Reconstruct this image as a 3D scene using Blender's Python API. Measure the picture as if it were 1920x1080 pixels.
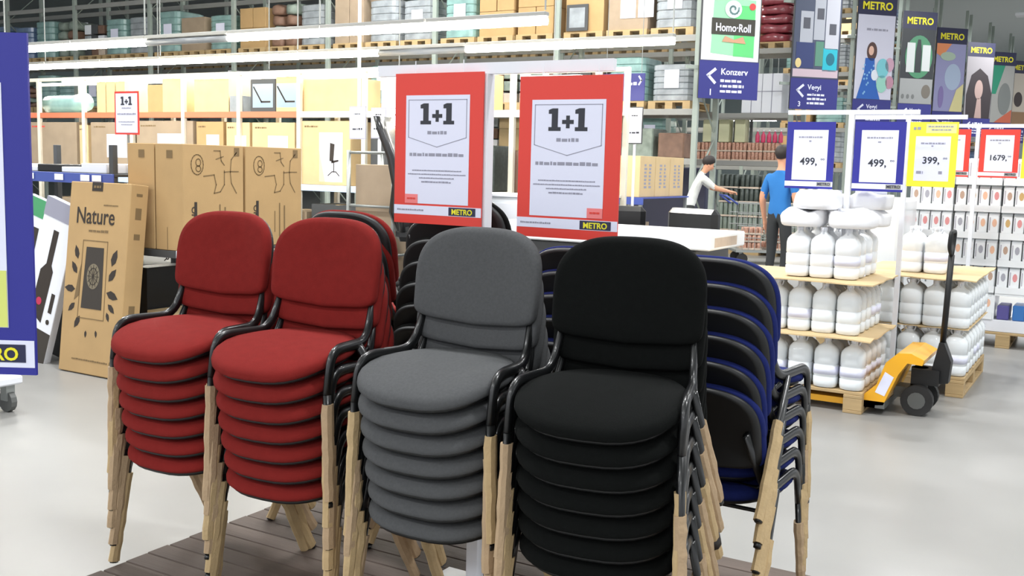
import bpy, bmesh, math, random
from math import sin, cos, pi, radians
from mathutils import Vector, Matrix
for o in list(bpy.data.objects): bpy.data.objects.remove(o)
S = bpy.context.scene; COL = S.collection
RND = random.Random(11)

# ------------------------------------------------------------------ camera, world, exposure
YAW, PITCH, ROLL, CAMZ, FPX = radians(30.5), radians(6.79), radians(1.49), 1.548, 1930.0
fw = Vector((-sin(YAW)*cos(PITCH), cos(YAW)*cos(PITCH), -sin(PITCH)))
rt = Vector((cos(YAW), sin(YAW), 0)); up = rt.cross(fw)
rt2 = rt*cos(ROLL) + up*sin(ROLL); up2 = up*cos(ROLL) - rt*sin(ROLL)
cd = bpy.data.cameras.new('camera'); cam = bpy.data.objects.new('camera', cd); COL.objects.link(cam)
cam.matrix_world = Matrix(((rt2.x, up2.x, -fw.x, 0), (rt2.y, up2.y, -fw.y, 0), (rt2.z, up2.z, -fw.z, CAMZ), (0, 0, 0, 1)))
cd.sensor_width = 36; cd.lens = FPX*36/1920; cd.clip_start = .05; cd.clip_end = 300
S.camera = cam
W = bpy.data.worlds.new('world'); S.world = W; W.use_nodes = True
W.node_tree.nodes['Background'].inputs[0].default_value = (.93, .96, 1, 1)
W.node_tree.nodes['Background'].inputs[1].default_value = .48
S.view_settings.view_transform = 'Standard'; S.view_settings.look = 'None'
S.view_settings.gamma = 1; S.view_settings.use_curve_mapping = False
S.view_settings.exposure = 1.3

def area(name, loc, sx, sy, watts, col):
    l = bpy.data.lights.new(name, 'AREA'); l.shape = 'RECTANGLE'; l.size = sx; l.size_y = sy; l.energy = watts; l.color = col
    o = bpy.data.objects.new(name, l); COL.objects.link(o); o.location = loc
    return o
# light of the unseen high-bay lamp rows under the hall roof (fixtures are built further down)
HIGH_BAY = [(x, y) for y in (-10, -4, 4, 10, 16, 23, 31, 40, 50, 60) for x in (-13, -8, -3, 2.5)]  # rows behind the camera are added to brighten the sign fronts
for x, y in HIGH_BAY:
    area('unseen_high_bay_light', (x, y, 7.05), 1.4, .5, 80 if y < 0 else (125 if y == 4 else 95), (.98, .99, 1))

# ------------------------------------------------------------------ materials
def lin(c): return tuple((v/12.92 if v <= .04045 else ((v+.055)/1.055)**2.4) for v in (x/255 for x in c))
MATS = {}
def mat(name, rgb, rough=.6, metal=0, var=0, vscale=6, bump=0, bscale=200, emit=0, trans=0, coat=0, alpha=1, sheen=0, stretch=None):
    if name in MATS: return MATS[name]
    m = bpy.data.materials.new(name); m.use_nodes = True; nt = m.node_tree; b = nt.nodes['Principled BSDF']
    c = lin(rgb); b.inputs['Base Color'].default_value = (*c, 1); b.inputs['Roughness'].default_value = rough; b.inputs['Metallic'].default_value = metal
    if trans: b.inputs['Transmission Weight'].default_value = trans; b.inputs['IOR'].default_value = 1.2
    if coat: b.inputs['Coat Weight'].default_value = coat; b.inputs['Coat Roughness'].default_value = .1
    if sheen: b.inputs['Sheen Weight'].default_value = sheen; b.inputs['Sheen Roughness'].default_value = .5
    if 'fabric' in name: b.inputs['Specular IOR Level'].default_value = .15
    if alpha < 1: b.inputs['Alpha'].default_value = alpha
    if emit: b.inputs['Emission Color'].default_value = (*c, 1); b.inputs['Emission Strength'].default_value = emit
    if var or bump:
        tc = nt.nodes.new('ShaderNodeTexCoord'); src = tc.outputs['Object']
        if stretch:
            mp = nt.nodes.new('ShaderNodeMapping'); mp.inputs['Scale'].default_value = stretch; nt.links.new(src, mp.inputs[0]); src = mp.outputs[0]
    if var:
        n = nt.nodes.new('ShaderNodeTexNoise'); n.inputs['Scale'].default_value = vscale; n.inputs['Detail'].default_value = 5; nt.links.new(src, n.inputs['Vector'])
        r = nt.nodes.new('ShaderNodeValToRGB'); nt.links.new(n.outputs[0], r.inputs[0])
        r.color_ramp.elements[0].position = .3; r.color_ramp.elements[1].position = .7
        r.color_ramp.elements[0].color = (*[v*(1-var) for v in c], 1); r.color_ramp.elements[1].color = (*[min(1, v*(1+var)) for v in c], 1)
        nt.links.new(r.outputs[0], b.inputs['Base Color'])
    if bump:
        n2 = nt.nodes.new('ShaderNodeTexNoise'); n2.inputs['Scale'].default_value = bscale; n2.inputs['Detail'].default_value = 2; nt.links.new(src, n2.inputs['Vector'])
        bp = nt.nodes.new('ShaderNodeBump'); bp.inputs['Strength'].default_value = bump; bp.inputs['Distance'].default_value = .004
        nt.links.new(n2.outputs[0], bp.inputs['Height']); nt.links.new(bp.outputs[0], b.inputs['Normal'])
    MATS[name] = m; return m
m_floor = mat('polished_concrete', (144, 143, 140), .36, var=.08, vscale=.9)
m_red = mat('red_fabric', (118, 32, 29), .95, var=.06, vscale=30, bump=.35, bscale=600)
m_grey = mat('grey_fabric', (80, 81, 82), .95, var=.08, vscale=120, bump=.35, bscale=600)
m_black = mat('black_fabric', (9, 11, 10), .95, var=.1, vscale=60, bump=.35, bscale=600)
m_navy = mat('navy_fabric', (28, 38, 96), .9, var=.08, vscale=40, bump=.35, bscale=600)
m_shell = mat('black_plastic', (14, 15, 16), .5)
m_tube = mat('black_enamel', (14, 15, 16), .35, coat=.3)
m_kraft = mat('kraft_paper', (190, 164, 122), .8, var=.05, vscale=25, bump=.5, bscale=90)
m_kraft2 = mat('pale_kraft_paper', (180, 154, 122), .8, var=.05, vscale=25, bump=.5, bscale=90)
m_tape = mat('dark_tape', (40, 34, 32), .5)
m_deck = mat('weathered_decking', (82, 69, 61), .75, var=.18, vscale=5, bump=.3, bscale=60, stretch=(.25, 3, 3))
m_card = mat('cardboard', (180, 148, 102), .8, var=.05, vscale=5, bump=.1, bscale=150)
m_card2 = mat('pale_cardboard', (208, 182, 138), .8, var=.05, vscale=5)
m_card3 = mat('grey_cardboard', (160, 142, 120), .8, var=.07, vscale=5)
m_ink = mat('dark_print', (52, 44, 38), .8)
m_ink2 = mat('brown_print', (120, 98, 66), .85)
m_ink3 = mat('grey_print', (150, 150, 165), .8)
m_txt = mat('charcoal_print', (52, 54, 62), .7)
m_white = mat('white_enamel', (232, 234, 240), .4)
m_paper = mat('white_paper', (226, 228, 246), .7)
m_signred = mat('red_card', (222, 60, 48), .45)
m_navysign = mat('blue_card', (40, 42, 142), .45)
m_yellow = mat('yellow_card', (246, 236, 60), .5)
m_pink = mat('pale_red_print', (240, 130, 130), .6)
m_logo = mat('yellow_print', (236, 226, 40), .5)
m_logobg = mat('logo_navy', (34, 36, 70), .5)
m_steel = mat('galvanised_steel', (150, 154, 152), .45, metal=.5)
m_rack = mat('rack_grey_green', (150, 160, 152), .55)
m_rackd = mat('rack_beam_grey', (146, 146, 142), .5)
m_gond = mat('cream_shelf_steel', (222, 216, 200), .5)
m_orange = mat('orange_shelf_lip', (214, 120, 86), .5)
m_blue = mat('blue_shelf_steel', (66, 84, 160), .45)
m_paleblue = mat('pale_blue_shelf_steel', (186, 206, 236), .4)
m_dark = mat('dark_grey_steel', (66, 68, 70), .5)
m_wood = mat('pallet_pine', (180, 154, 112), .8, var=.12, vscale=6, stretch=(.4, 3, 3))
m_pet = mat('water_bottle_plastic', (242, 247, 249), .12, trans=.1, coat=.4)
m_film = mat('white_shrink_film', (240, 243, 245), .3, coat=.4)
m_sack = mat('white_sack', (240, 240, 242), .6, bump=.6, bscale=25)
m_jack = mat('jack_yellow', (236, 172, 30), .4, coat=.3)
m_rubber = mat('dark_rubber', (38, 38, 38), .7)
m_rim = mat('grey_wheel', (92, 94, 92), .5)
m_wrap = mat('grey_stretch_film', (150, 156, 160), .22, var=.25, vscale=4, coat=.4)
m_bluefilm = mat('blue_stretch_film', (96, 118, 150), .2, var=.2, vscale=4, coat=.5)
m_teal = mat('teal_stretch_film', (130, 164, 160), .25, var=.2, vscale=4, coat=.4)
m_redfilm = mat('dark_red_packs', (150, 66, 76), .25, var=.2, vscale=10, coat=.6)
m_browngoods = mat('brown_bales', (120, 92, 76), .6, var=.25, vscale=6)
m_greengoods = mat('grey_green_goods', (126, 138, 128), .5, var=.3, vscale=6)
m_leather = mat('black_leather', (26, 26, 28), .28, coat=.3)
m_skin = mat('skin', (206, 150, 120), .6)
m_hair = mat('dark_hair', (38, 30, 28), .6)
m_tee = mat('blue_cotton', (40, 110, 178), .9)
m_teew = mat('pale_grey_cotton', (206, 208, 206), .9, var=.1, vscale=12)
m_trous = mat('charcoal_trousers', (48, 50, 52), .9)
m_shoe = mat('dark_shoe', (40, 38, 38), .6)
m_tubeglow = mat('fluorescent_tube', (255, 250, 236), .4, emit=27)
m_tubeoff = mat('unlit_tube', (120, 124, 128), .3)
m_wall = mat('pale_wall', (200, 214, 214), .8)
m_ceil = mat('grey_roof_deck', (206, 212, 212), .8)
m_cans = mat('rust_red_cans', (190, 146, 126), .5, var=.3, vscale=30)
m_crate = mat('pale_crate', (196, 180, 164), .6, var=.1, vscale=8)
m_darkgoods = mat('dark_green_bottles', (70, 78, 74), .4, var=.3, vscale=20)
m_pinkb = mat('pink_bottles', (214, 70, 110), .35)
m_bluebox = mat('blue_pack', (60, 120, 190), .4)

# ------------------------------------------------------------------ mesh helpers
CACHE = {}
def mesh(key, verts, faces, m, smooth=False):
    me = bpy.data.meshes.new(str(key)[:50]); me.from_pydata([tuple(v) for v in verts], [], faces); me.update()
    if smooth: me.polygons.foreach_set('use_smooth', [True]*len(me.polygons))
    me.materials.append(m); return me
def cached(key, m, fn):
    k = (key, m.name)
    if k not in CACHE:
        v, f, s = fn(); CACHE[k] = mesh(key, v, f, m, s)
    return CACHE[k]
BF = [(0, 3, 2, 1), (4, 5, 6, 7), (0, 1, 5, 4), (1, 2, 6, 5), (2, 3, 7, 6), (3, 0, 4, 7)]
def boxg(x0, x1, y0, y1, z0, z1): return [(x0, y0, z0), (x1, y0, z0), (x1, y1, z0), (x0, y1, z0), (x0, y0, z1), (x1, y0, z1), (x1, y1, z1), (x0, y1, z1)], BF
class MB:
    def __init__(s): s.v = []; s.f = []
    def add(s, vf):
        n = len(s.v); s.v += [tuple(p) for p in vf[0]]; s.f += [tuple(i+n for i in f) for f in vf[1]]; return s
    def box(s, *a): return s.add(boxg(*a))
    def out(s, smooth=False): return s.v, s.f, smooth
def rbox(sx, sy, sz, m, b=.006):     # bevelled box, base at z = 0, centred in x and y
    key = ('rbox', round(sx, 4), round(sy, 4), round(sz, 4), b)
    def fn():
        bm = bmesh.new(); bmesh.ops.create_cube(bm, size=1)
        for v in bm.verts: v.co = (v.co.x*sx, v.co.y*sy, (v.co.z+.5)*sz)
        if b: bmesh.ops.bevel(bm, geom=list(bm.edges), offset=min(b, .45*min(sx, sy, sz)), segments=1, affect='EDGES')
        bm.verts.index_update(); v = [tuple(q.co) for q in bm.verts]; f = [tuple(q.index for q in p.verts) for p in bm.faces]; bm.free()
        return v, f, False
    return cached(key, m, fn)
def sweep(path, rx, ry, n=8, caps=True, rads=None):    # oval tube along a path
    P = [Vector(p) for p in path]; v = []; f = []
    prev = None
    for i, p in enumerate(P):
        t = (P[min(i+1, len(P)-1)]-P[max(i-1, 0)]).normalized()
        if prev is None:
            a = Vector((1, 0, 0)) if abs(t.x) < .9 else Vector((0, 1, 0))
            u = (a - t*a.dot(t)).normalized()
        else:
            u = (prev - t*prev.dot(t)).normalized()
        w = t.cross(u); prev = u; k = rads[i] if rads else 1
        for j in range(n):
            an = 2*pi*j/n; v.append(tuple(p + u*(rx*k*cos(an)) + w*(ry*k*sin(an))))
    for i in range(len(P)-1):
        for j in range(n):
            f.append((i*n+j, i*n+(j+1) % n, (i+1)*n+(j+1) % n, (i+1)*n+j))
    if caps: f.append(tuple(range(n-1, -1, -1))); f.append(tuple(len(v)-n+j for j in range(n)))
    return v, f
def fillet(pts, r, n=5):
    P = [Vector(p) for p in pts]; out = [P[0]]
    for i in range(1, len(P)-1):
        a = (P[i-1]-P[i]); b = (P[i+1]-P[i]); rr = min(r, a.length*.45, b.length*.45)
        A = P[i]+a.normalized()*rr; B = P[i]+b.normalized()*rr
        for k in range(n+1):
            t = k/n; out.append(A*(1-t)**2 + P[i]*2*t*(1-t) + B*t*t)
    out.append(P[-1]); return out
def lathe(prof, n=16, sq=None):      # (r, z) profile; sq = superellipse exponent for squarish bottles
    v = []; f = []
    for r, z in prof:
        for j in range(n):
            a = 2*pi*j/n; c, s = cos(a), sin(a)
            if sq:
                k = 1/((abs(c)**sq+abs(s)**sq)**(1/sq)); v.append((r*k*c, r*k*s, z))
            else: v.append((r*c, r*s, z))
    for i in range(len(prof)-1):
        for j in range(n): f.append((i*n+j, i*n+(j+1) % n, (i+1)*n+(j+1) % n, (i+1)*n+j))
    f.append(tuple(range(n-1, -1, -1))); f.append(tuple(len(v)-n+j for j in range(n)))
    return v, f
def poly(pts, y=0, th=.0008):        # thin flat print in the xz plane facing -y
    n = len(pts)
    v = [(x, y-th, z) for x, z in pts] + [(x, y, z) for x, z in pts]
    a = sum(pts[i][0]*pts[(i+1) % n][1]-pts[(i+1) % n][0]*pts[i][1] for i in range(n))
    idx = list(range(n)) if a > 0 else list(range(n-1, -1, -1))
    f = [tuple(idx), tuple(i+n for i in reversed(idx))]
    for i in range(n):
        p, q = idx[i], idx[(i+1) % n]; f.append((q, p, p+n, q+n))
    return v, f
def ribbon(pts, w, y=0, closed=False, th=.0008):
    mb = MB(); P = list(pts)+([pts[0]] if closed else [])
    for (x0, z0), (x1, z1) in zip(P, P[1:]):
        d = math.hypot(x1-x0, z1-z0) or 1; nx, nz = -(z1-z0)/d*w/2, (x1-x0)/d*w/2; ex, ez = (x1-x0)/d*w/2, (z1-z0)/d*w/2
        mb.add(poly([(x0-nx-ex, z0-nz-ez), (x1-nx+ex, z1-nz+ez), (x1+nx+ex, z1+nz+ez), (x0+nx-ex, z0+nz-ez)], y, th))
    return mb
def ell(cx, cz, rx, rz, n=24, n2=2): 
    return [(cx+rx*math.copysign(abs(cos(2*pi*k/n))**(2/n2), cos(2*pi*k/n)), cz+rz*math.copysign(abs(sin(2*pi*k/n))**(2/n2), sin(2*pi*k/n))) for k in range(n)]
def rect(x0, x1, z0, z1): return [(x0, z0), (x1, z0), (x1, z1), (x0, z1)]

def O(name, me, parent=None, loc=(0, 0, 0), rot=(0, 0, 0), scale=None):
    o = bpy.data.objects.new(name, me); COL.objects.link(o); o.location = loc; o.rotation_euler = rot
    if scale: o.scale = scale
    if parent: o.parent = parent
    return o
def tag(o, label, cat, group=None):
    o['label'] = label; o['category'] = cat
    if group: o['group'] = group
    return o
def thing(name, label, cat, loc=(0, 0, 0), rot=(0, 0, 0), group=None): return tag(O(name, None, None, loc, rot), label, cat, group)
def part(name, vf, m, parent, smooth=False, loc=(0, 0, 0), rot=(0, 0, 0)):
    v, f = (vf.v, vf.f) if isinstance(vf, MB) else vf
    return O(name, mesh(name, v, f, m, smooth), parent, loc, rot)
def struct(name, vf, m):
    o = part(name, vf, m, None); o['kind'] = 'structure'; return o
def copy_tree(o, parent=None):
    c = o.copy(); COL.objects.link(c); c.parent = parent
    for ch in list(o.children): copy_tree(ch, c)
    return c
ORD = ['bottom', 'second', 'third', 'fourth', 'fifth', 'sixth', 'seventh', 'eighth']
def drop_keys(o):
    for k in ('label', 'category', 'group'):
        if k in o: del o[k]

# ------------------------------------------------------------------ baked meshes: lettering and people
TXT = {}
def bake_text(s, size, m, bold=0., align='CENTER'):
    k = (s, size, m.name, bold, align)
    if k in TXT: return TXT[k]
    c = bpy.data.curves.new('lettering', 'FONT'); c.body = s; c.size = size; c.align_x = align; c.offset = bold*size; c.extrude = .0006; c.resolution_u = 3
    o = bpy.data.objects.new('lettering', c); COL.objects.link(o)
    dg = bpy.context.evaluated_depsgraph_get(); me = bpy.data.meshes.new_from_object(o.evaluated_get(dg))
    bpy.data.objects.remove(o); me.materials.clear(); me.materials.append(m); TXT[k] = me; return me
def text(s, size, m, parent, x, z, y, bold=0., align='CENTER', rot=(pi/2, 0, 0), sx=1):
    return O('lettering', bake_text(s, size, m, bold, align), parent, (x, y, z), rot, (sx, 1, 1) if sx != 1 else None)

def bake_person(J, E, mats, pick):
    me = bpy.data.meshes.new('body'); me.from_pydata([j[0] for j in J], E, []); o = bpy.data.objects.new('body', me); COL.objects.link(o)
    md = o.modifiers.new('skin', 'SKIN'); md.branch_smoothing = .6
    for sv, j in zip(me.skin_vertices[0].data, J): sv.radius = j[1] if isinstance(j[1], tuple) else (j[1], j[1])
    for i, sv in enumerate(me.skin_vertices[0].data): sv.use_root = (i == 0)
    s = o.modifiers.new('sub', 'SUBSURF'); s.levels = 2; s.render_levels = 2
    dg = bpy.context.evaluated_depsgraph_get(); r = bpy.data.meshes.new_from_object(o.evaluated_get(dg))
    bpy.data.objects.remove(o); r.materials.clear()
    for m in mats: r.materials.append(m)
    for p in r.polygons: p.material_index = pick(p.center); p.use_smooth = True
    return r
def human(lean=0, arms='down'):
    J = []; E = []
    def add(p, r, link=None):
        J.append((p, r)); 
        if link is not None: E.append((link, len(J)-1))
        return len(J)-1
    def L(x, y, z):     # lean the upper body forward about the hips
        zz = z-.95
        return (x, y*cos(lean)-zz*sin(lean), .95+zz*cos(lean)+y*sin(lean))
    pel = add((0, 0, .96), (.155, .115)); sp = add(L(0, 0, 1.13), (.14, .105), pel); ch = add(L(0, .01, 1.33), (.165, .115), sp)
    nb = add(L(0, .01, 1.47), (.07, .065), ch); nk = add(L(0, -.01, 1.54), (.053, .055), nb)
    hd = add(L(0, -.03, 1.61), (.068, .085), nk); h2 = add(L(0, -.02, 1.68), (.077, .096), hd); add(L(0, -.01, 1.75), (.055, .07), h2)
    add(L(0, -.125, 1.635), .014, hd)      # nose
    for s in (-1, 1):
        add(L(s*.085, -.01, 1.64), .014, hd)   # ear
        sh = add(L(s*.165, .01, 1.42), .066, ch)
        if arms == 'down':
            el = add((s*.235, .03, 1.13), .047, sh); wr = add((s*.25, -.06, .9), .03, el); pa = add((s*.25, -.09, .83), (.022, .036), wr)
            for k, q in enumerate((-.03, -.01, .01, .03)):
                f1 = add((s*.252, -.095+q, .775), .0095, pa); add((s*.245, -.105+q, .735-.006*(k in (1, 2))), .008, f1)
            t = add((s*.235, -.13, .81), .011, pa); add((s*.23, -.145, .775), .009, t)
        else:
            b = Vector(L(s*.165, .01, 1.42))
            el = add((s*.2, b.y-.2, b.z-.17), .046, sh); wr = add((s*.19, b.y-.42, b.z-.22), .03, el); pa = add((s*.185, b.y-.49, b.z-.23), (.036, .022), wr)
            for k, q in enumerate((-.03, -.01, .01, .03)):
                f1 = add((s*.185+q, b.y-.545, b.z-.235), .0095, pa); add((s*.185+q, b.y-.56, b.z-.275), .008, f1)
            t = add((s*.15, b.y-.51, b.z-.245), .011, pa); add((s*.14, b.y-.53, b.z-.275), .009, t)
        hp = add((s*.09, 0, .88), .092, pel); kn = add((s*.1, -.025, .5), .064, hp); an = add((s*.1, .03, .1), .044, kn)
        add((s*.11, -.13, .045), (.045, .036), an)
    return J, E, L
Jm, Em, _ = human()
BLUE_MAN = bake_person(Jm, Em, [m_tee, m_skin, m_trous, m_shoe], lambda c: 3 if c.z < .1 else (1 if (c.z > 1.49 or (abs(c.x) > .19 and c.z < 1.22)) else (2 if c.z < .94 else 0)))
LEAN = radians(24)
Jn, En, Ln = human(LEAN, 'fwd')
def pickn(c):
    zz = c.z-.95; lz = zz*cos(LEAN)-c.y*sin(LEAN)*1.0; ly = c.y*cos(LEAN)+zz*sin(LEAN)
    if c.z < .1: return 3
    if lz+.95 > 1.5: return 1
    if abs(c.x) > .12 and c.y < -.37: return 1
    return 2 if c.z < .93 else 0
GREY_MAN = bake_person(Jn, En, [m_teew, m_skin, m_trous, m_shoe], pickn)

# ------------------------------------------------------------------ setting
struct('floor', boxg(-60, 20, -12, 75, -.05, 0), m_floor)
struct('ceiling', boxg(-60, 20, -12, 75, 9.0, 9.1), m_ceil)
struct('wall_back', boxg(-60, 20, 74, 74.3, 0, 9), m_wall)
struct('wall_left', boxg(-60.3, -60, -12, 75, 0, 9), m_wall)

# ------------------------------------------------------------------ stacking chairs
HW, DP, SLOPE, DROP = .2375, .424, .071, .049
LEANB, BZ, BW, BH = .149, .708, .2275, .1555
def sgp(a, p): return math.copysign(abs(a)**p, a)
def seat_outline(n=36):
    r = []
    for k in range(n):
        t = 2*pi*k/n; x = HW*sgp(cos(t), 2/2.8); y = DP/2*sgp(sin(t), 2/2.8)
        if y > 0: x *= 1-.2*y/(DP/2)
        r.append((x, y))
    return r
def back_outline(n=64):
    r = []
    for k in range(n):
        t = 2*pi*k/n; up_ = sin(t) > 0; e = 2.9 if up_ else 13.0
        x = BW*sgp(cos(t), 2/e); y = BH*sgp(sin(t), 2/e)
        if up_: x *= 1-.03*(y/BH)
        if not up_: x *= 1-.02*(y/BH)**2; y += .024*(x/BW)**2*(-y/BH)
        r.append((x, y))
    return r
def rings(outline, spec, mp):        # spec: list of (scale, w) rings, closed at both ends
    v = []; f = []; n = len(outline)
    for s, w in spec:
        for x, y in outline: v.append(mp(x*s, y*s, w))
    for i in range(len(spec)-1):
        for j in range(n): f.append((i*n+j, i*n+(j+1) % n, (i+1)*n+(j+1) % n, (i+1)*n+j))
    f.append(tuple(range(n-1, -1, -1))); f.append(tuple(len(v)-n+j for j in range(n)))
    return v, f, True
TAU = .028; T0 = TAU*6          # each chair tips forward a little on the one below
def U(p):
    y, z = p[1], p[2]-.45; return (p[0], y*cos(T0)+z*sin(T0), .45+z*cos(T0)-y*sin(T0))
def seat_map(x, y, w):
    yy = max(0, -y/(DP/2)); return U((x, y-.03, .46+y*SLOPE-DROP*min(1, yy)**2+w))
def back_map(x, y, w):
    return U((x, .205+y*sin(LEANB)-w*cos(LEANB)-.028*(x/BW)**2, BZ+y*cos(LEANB)))
SEAT_SPEC = [(.9, -.038), (.965, -.037), (.995, -.029), (1.0, -.019), (.985, -.008), (.94, -.001), (.8, .004), (.5, .006), (.2, .006)]
SSH_SPEC = [(.5, -.064), (.8, -.062), (.9, -.054), (.935, -.044), (.93, -.036), (.88, -.030)]
BACK_SPEC = [(.96, 0), (.99, .004), (1.0, .014), (.992, .026), (.96, .035), (.88, .039), (.6, .040), (.25, .039)]
BSH_SPEC = [(.3, -.010), (.76, -.012), (.87, -.020), (.92, -.020), (.958, -.010), (.965, -.002), (.95, .003)]
def frame_mesh():
    mb = MB()
    for s in (-1, 1):
        p = fillet([U((s*.242, -.135, .33)), U((s*.242, -.115, .466)), U((s*.21, .112, .462)), U((s*.184, .222, .71))], .06, 6)
        mb.add(sweep(p, .0115, .018, 8))
    for y, z in ((-.08, .40), (.11, .405)):
        mb.add(sweep([U(q) for q in ((-.222, y, z+.04), (-.18, y, z-.01), (.18, y, z-.01), (.222, y, z+.04))], .008, .008, 6))
    return mb.out(True)
LEG_ENDS = {}
def leg_pts(s, front):
    return (U((s*.242, -.135, .33)), (s*.255, -.215, .0)) if front else (U((s*.226, .05, .455)), (s*.255, .30, .0))
def leg_mesh(s, front):
    a, b = leg_pts(s, front); return (*sweep([a, b], .0115, .017, 8), True)
def lerp(a, b, t): return tuple(x+(y-x)*t for x, y in zip(a, b))
def wrap_mesh(s, front, ztop, zbot, seed):
    r = random.Random(seed); a, b = leg_pts(s, front); H = a[2]; pts = []; rad = []
    n = 9
    for k in range(n+1):
        z = ztop+(zbot-ztop)*k/n; p = lerp(a, b, (H-z)/H); pts.append((p[0]+r.uniform(-.0015, .0015), p[1]+r.uniform(-.0015, .0015), z)); rad.append(r.uniform(.92, 1.1))
    return (*sweep(pts, .0165, .0235, 8, True, rad), False)
def band_mesh(s, front, z):
    a, b = leg_pts(s, front); H = a[2]
    return (*sweep([lerp(a, b, (H-z)/H), lerp(a, b, (H-z+.03)/H)], .0185, .0258, 8), True)
def cap_mesh(s, front):
    a, b = leg_pts(s, front); H = a[2]
    return (*sweep([lerp(a, b, (H-.014)/H), b], .0125, .0175, 8), True)
def make_chair(mf, label, group, loc, rz, rnd, top=False, tilt=0):
    t = thing('stacking_chair', label, 'chair', loc, (0, 0, 0), group)
    c_, s_ = cos(tilt), sin(tilt); off = Vector((0, .45*s_, .45-.45*c_)); off.rotate(Matrix.Rotation(rz, 3, 'Z'))
    t.location = Vector(loc)+off; t.rotation_euler = (tilt, 0, rz)
    O('seat', cached('seat', mf, lambda: rings(seat_outline(), SEAT_SPEC, seat_map)), t)
    O('seat_shell', cached('seat_shell', m_shell, lambda: rings(seat_outline(), SSH_SPEC, seat_map)), t)
    O('backrest', cached('backrest', mf, lambda: rings(back_outline(), BACK_SPEC, back_map)), t)
    O('back_shell', cached('back_shell', m_shell, lambda: rings(back_outline(), BSH_SPEC, back_map)), t)
    O('frame', cached('chair_frame', m_tube, frame_mesh), t)
    for fr in (True, False):
        for s in (-1, 1):
            lg = O('leg', cached(('leg', s, fr), m_tube, lambda: leg_mesh(s, fr)), t)
            zt, zb, sd = rnd.choice([(.33, .006, 1), (.33, .02, 2), (.325, .004, 3), (.31, .012, 4), (.28, .004, 5)])
            if top and fr: zt = .325 if not (mf is m_black and s > 0) else .2
            if not fr: zt = min(zt+.02, .33)
            O('paper_wrap', cached(('wrap', s, fr, zt, zb, sd), rnd.choice([m_kraft, m_kraft, m_kraft2]), lambda: wrap_mesh(s, fr, zt, zb, sd)), lg)
            O('foot_cap', cached(('cap', s, fr), m_tube, lambda: cap_mesh(s, fr)), lg)
            if rnd.random() < .12:
                z = rnd.choice([.08, .14, .2]); O('tape_band', cached(('band', s, fr, z), m_tape, lambda: band_mesh(s, fr, z)), lg)
    return t
DECK = .052; DZ = .073; DY = .0118
def stack(n, x, y, rz, mf, what, facing):
    rnd = random.Random(int(abs(x)*1000))
    for k in range(n):
        back = DY*(n-1-k)
        cx = x - back*sin(rz) + (rnd.uniform(-.003, .003) if k < n-1 else 0); cy = y + back*cos(rz)
        pos = 'topmost' if k == n-1 else ('lowest' if k == 0 else ORD[n-1-k]+'-highest')
        make_chair(mf, f'{pos} {what}', f'stack of {what}s'[:60], (cx, cy, DECK+DZ*k), rz+(radians(rnd.uniform(-.7, .7)) if k < n-1 else 0), rnd, k == n-1, TAU*k)
stack(7, -2.849, 2.566, radians(1.6), m_red, 'red chair in the far left front stack', 0)
stack(7, -2.342, 2.556, radians(2.6), m_red, 'red chair in the front stack between far left stack and grey stack', 0)
stack(7, -1.725, 2.549, radians(.4), m_grey, 'grey chair in the only grey stack', 0)
stack(7, -1.181, 2.544, radians(8.2), m_black, 'black chair in the nearest front stack, right of the grey stack', 0)
stack(7, -2.69, 3.44, pi+radians(-1), m_red, 'red chair facing away behind the front red stacks', 1)
stack(8, -2.175, 3.44, pi+radians(1), m_black, 'black chair facing away behind the grey stack', 1)
stack(6, -1.62, 3.44, pi+radians(.5), m_navy, 'navy chair facing away in the stack hidden behind the black one', 1)
stack(6, -1.14, 3.44, pi+radians(-2), m_navy, 'navy chair facing away in the rightmost stack', 1)

# display deck
t = thing('display_platform', 'low brown plank platform under the chair stacks', 'platform', (-1.85, 3.01, 0))
pm = rbox(2.46, .098, .026, m_deck, .003)
for k in range(15):
    O('plank', pm, t, (RND.uniform(-.006, .006), -.714+k*.102, .026), (0, 0, RND.uniform(-.001, .001)))
jm = rbox(.06, 1.5, .026, m_deck, .003)
for x in (-1.1, -.37, .37, 1.1): O('joist', jm, t, (x, 0, 0))

# ------------------------------------------------------------------ promotional signs
ONE = [(0, 0), (.62, 0), (.62, .17), (.47, .17), (.47, 1), (.19, 1), (0, .93), (0, .76), (.16, .76), (.16, .17), (0, .17)]
def one_plus_one(parent, cx, z, h, y, m=None):
    m = m or m_txt; mb = MB(); 
    for x0 in (-.98, .36): mb.add(poly([(cx+(x0+x)*h, z+zz*h) for x, zz in ONE], y))
    mb.add(poly([(cx+a*h, z+.4*h+b*h) for a, b in [(-.29, -.09), (-.09, -.09), (-.09, -.28), (.09, -.28), (.09, -.09), (.29, -.09), (.29, .09), (.09, .09), (.09, .28), (-.09, .28), (-.09, .09), (-.29, .09)]], y))
    return part('price_print', mb, m, parent)
def smudge_lines(parent, rows, y, m, seed=1):     # lines of small print: rows of (x0, x1, z, height)
    r = random.Random(seed); mb = MB()
    for x0, x1, z, h in rows:
        x = x0
        while x < x1:
            w = min(h*r.uniform(.5, 2.2), x1-x)
            if w > h*.2: mb.add(poly(rect(x, x+w, z, z+h*r.uniform(.75, 1)), y))
            x += w+h*.35
    o = part('small_print', mb, m, parent); o['kind'] = 'stuff'; return o
def frame_sign(label, loc, w, h, m_board, rz=0, strip=True, name='promotion_sign', bottom=.075, group=None):
    t = thing(name, label, 'sign', loc, (0, 0, rz), group)       # origin at bottom centre, faces -y
    part('board', boxg(-w/2, w/2, -.003, .003, 0, h), m_board, t)
    return t
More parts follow.
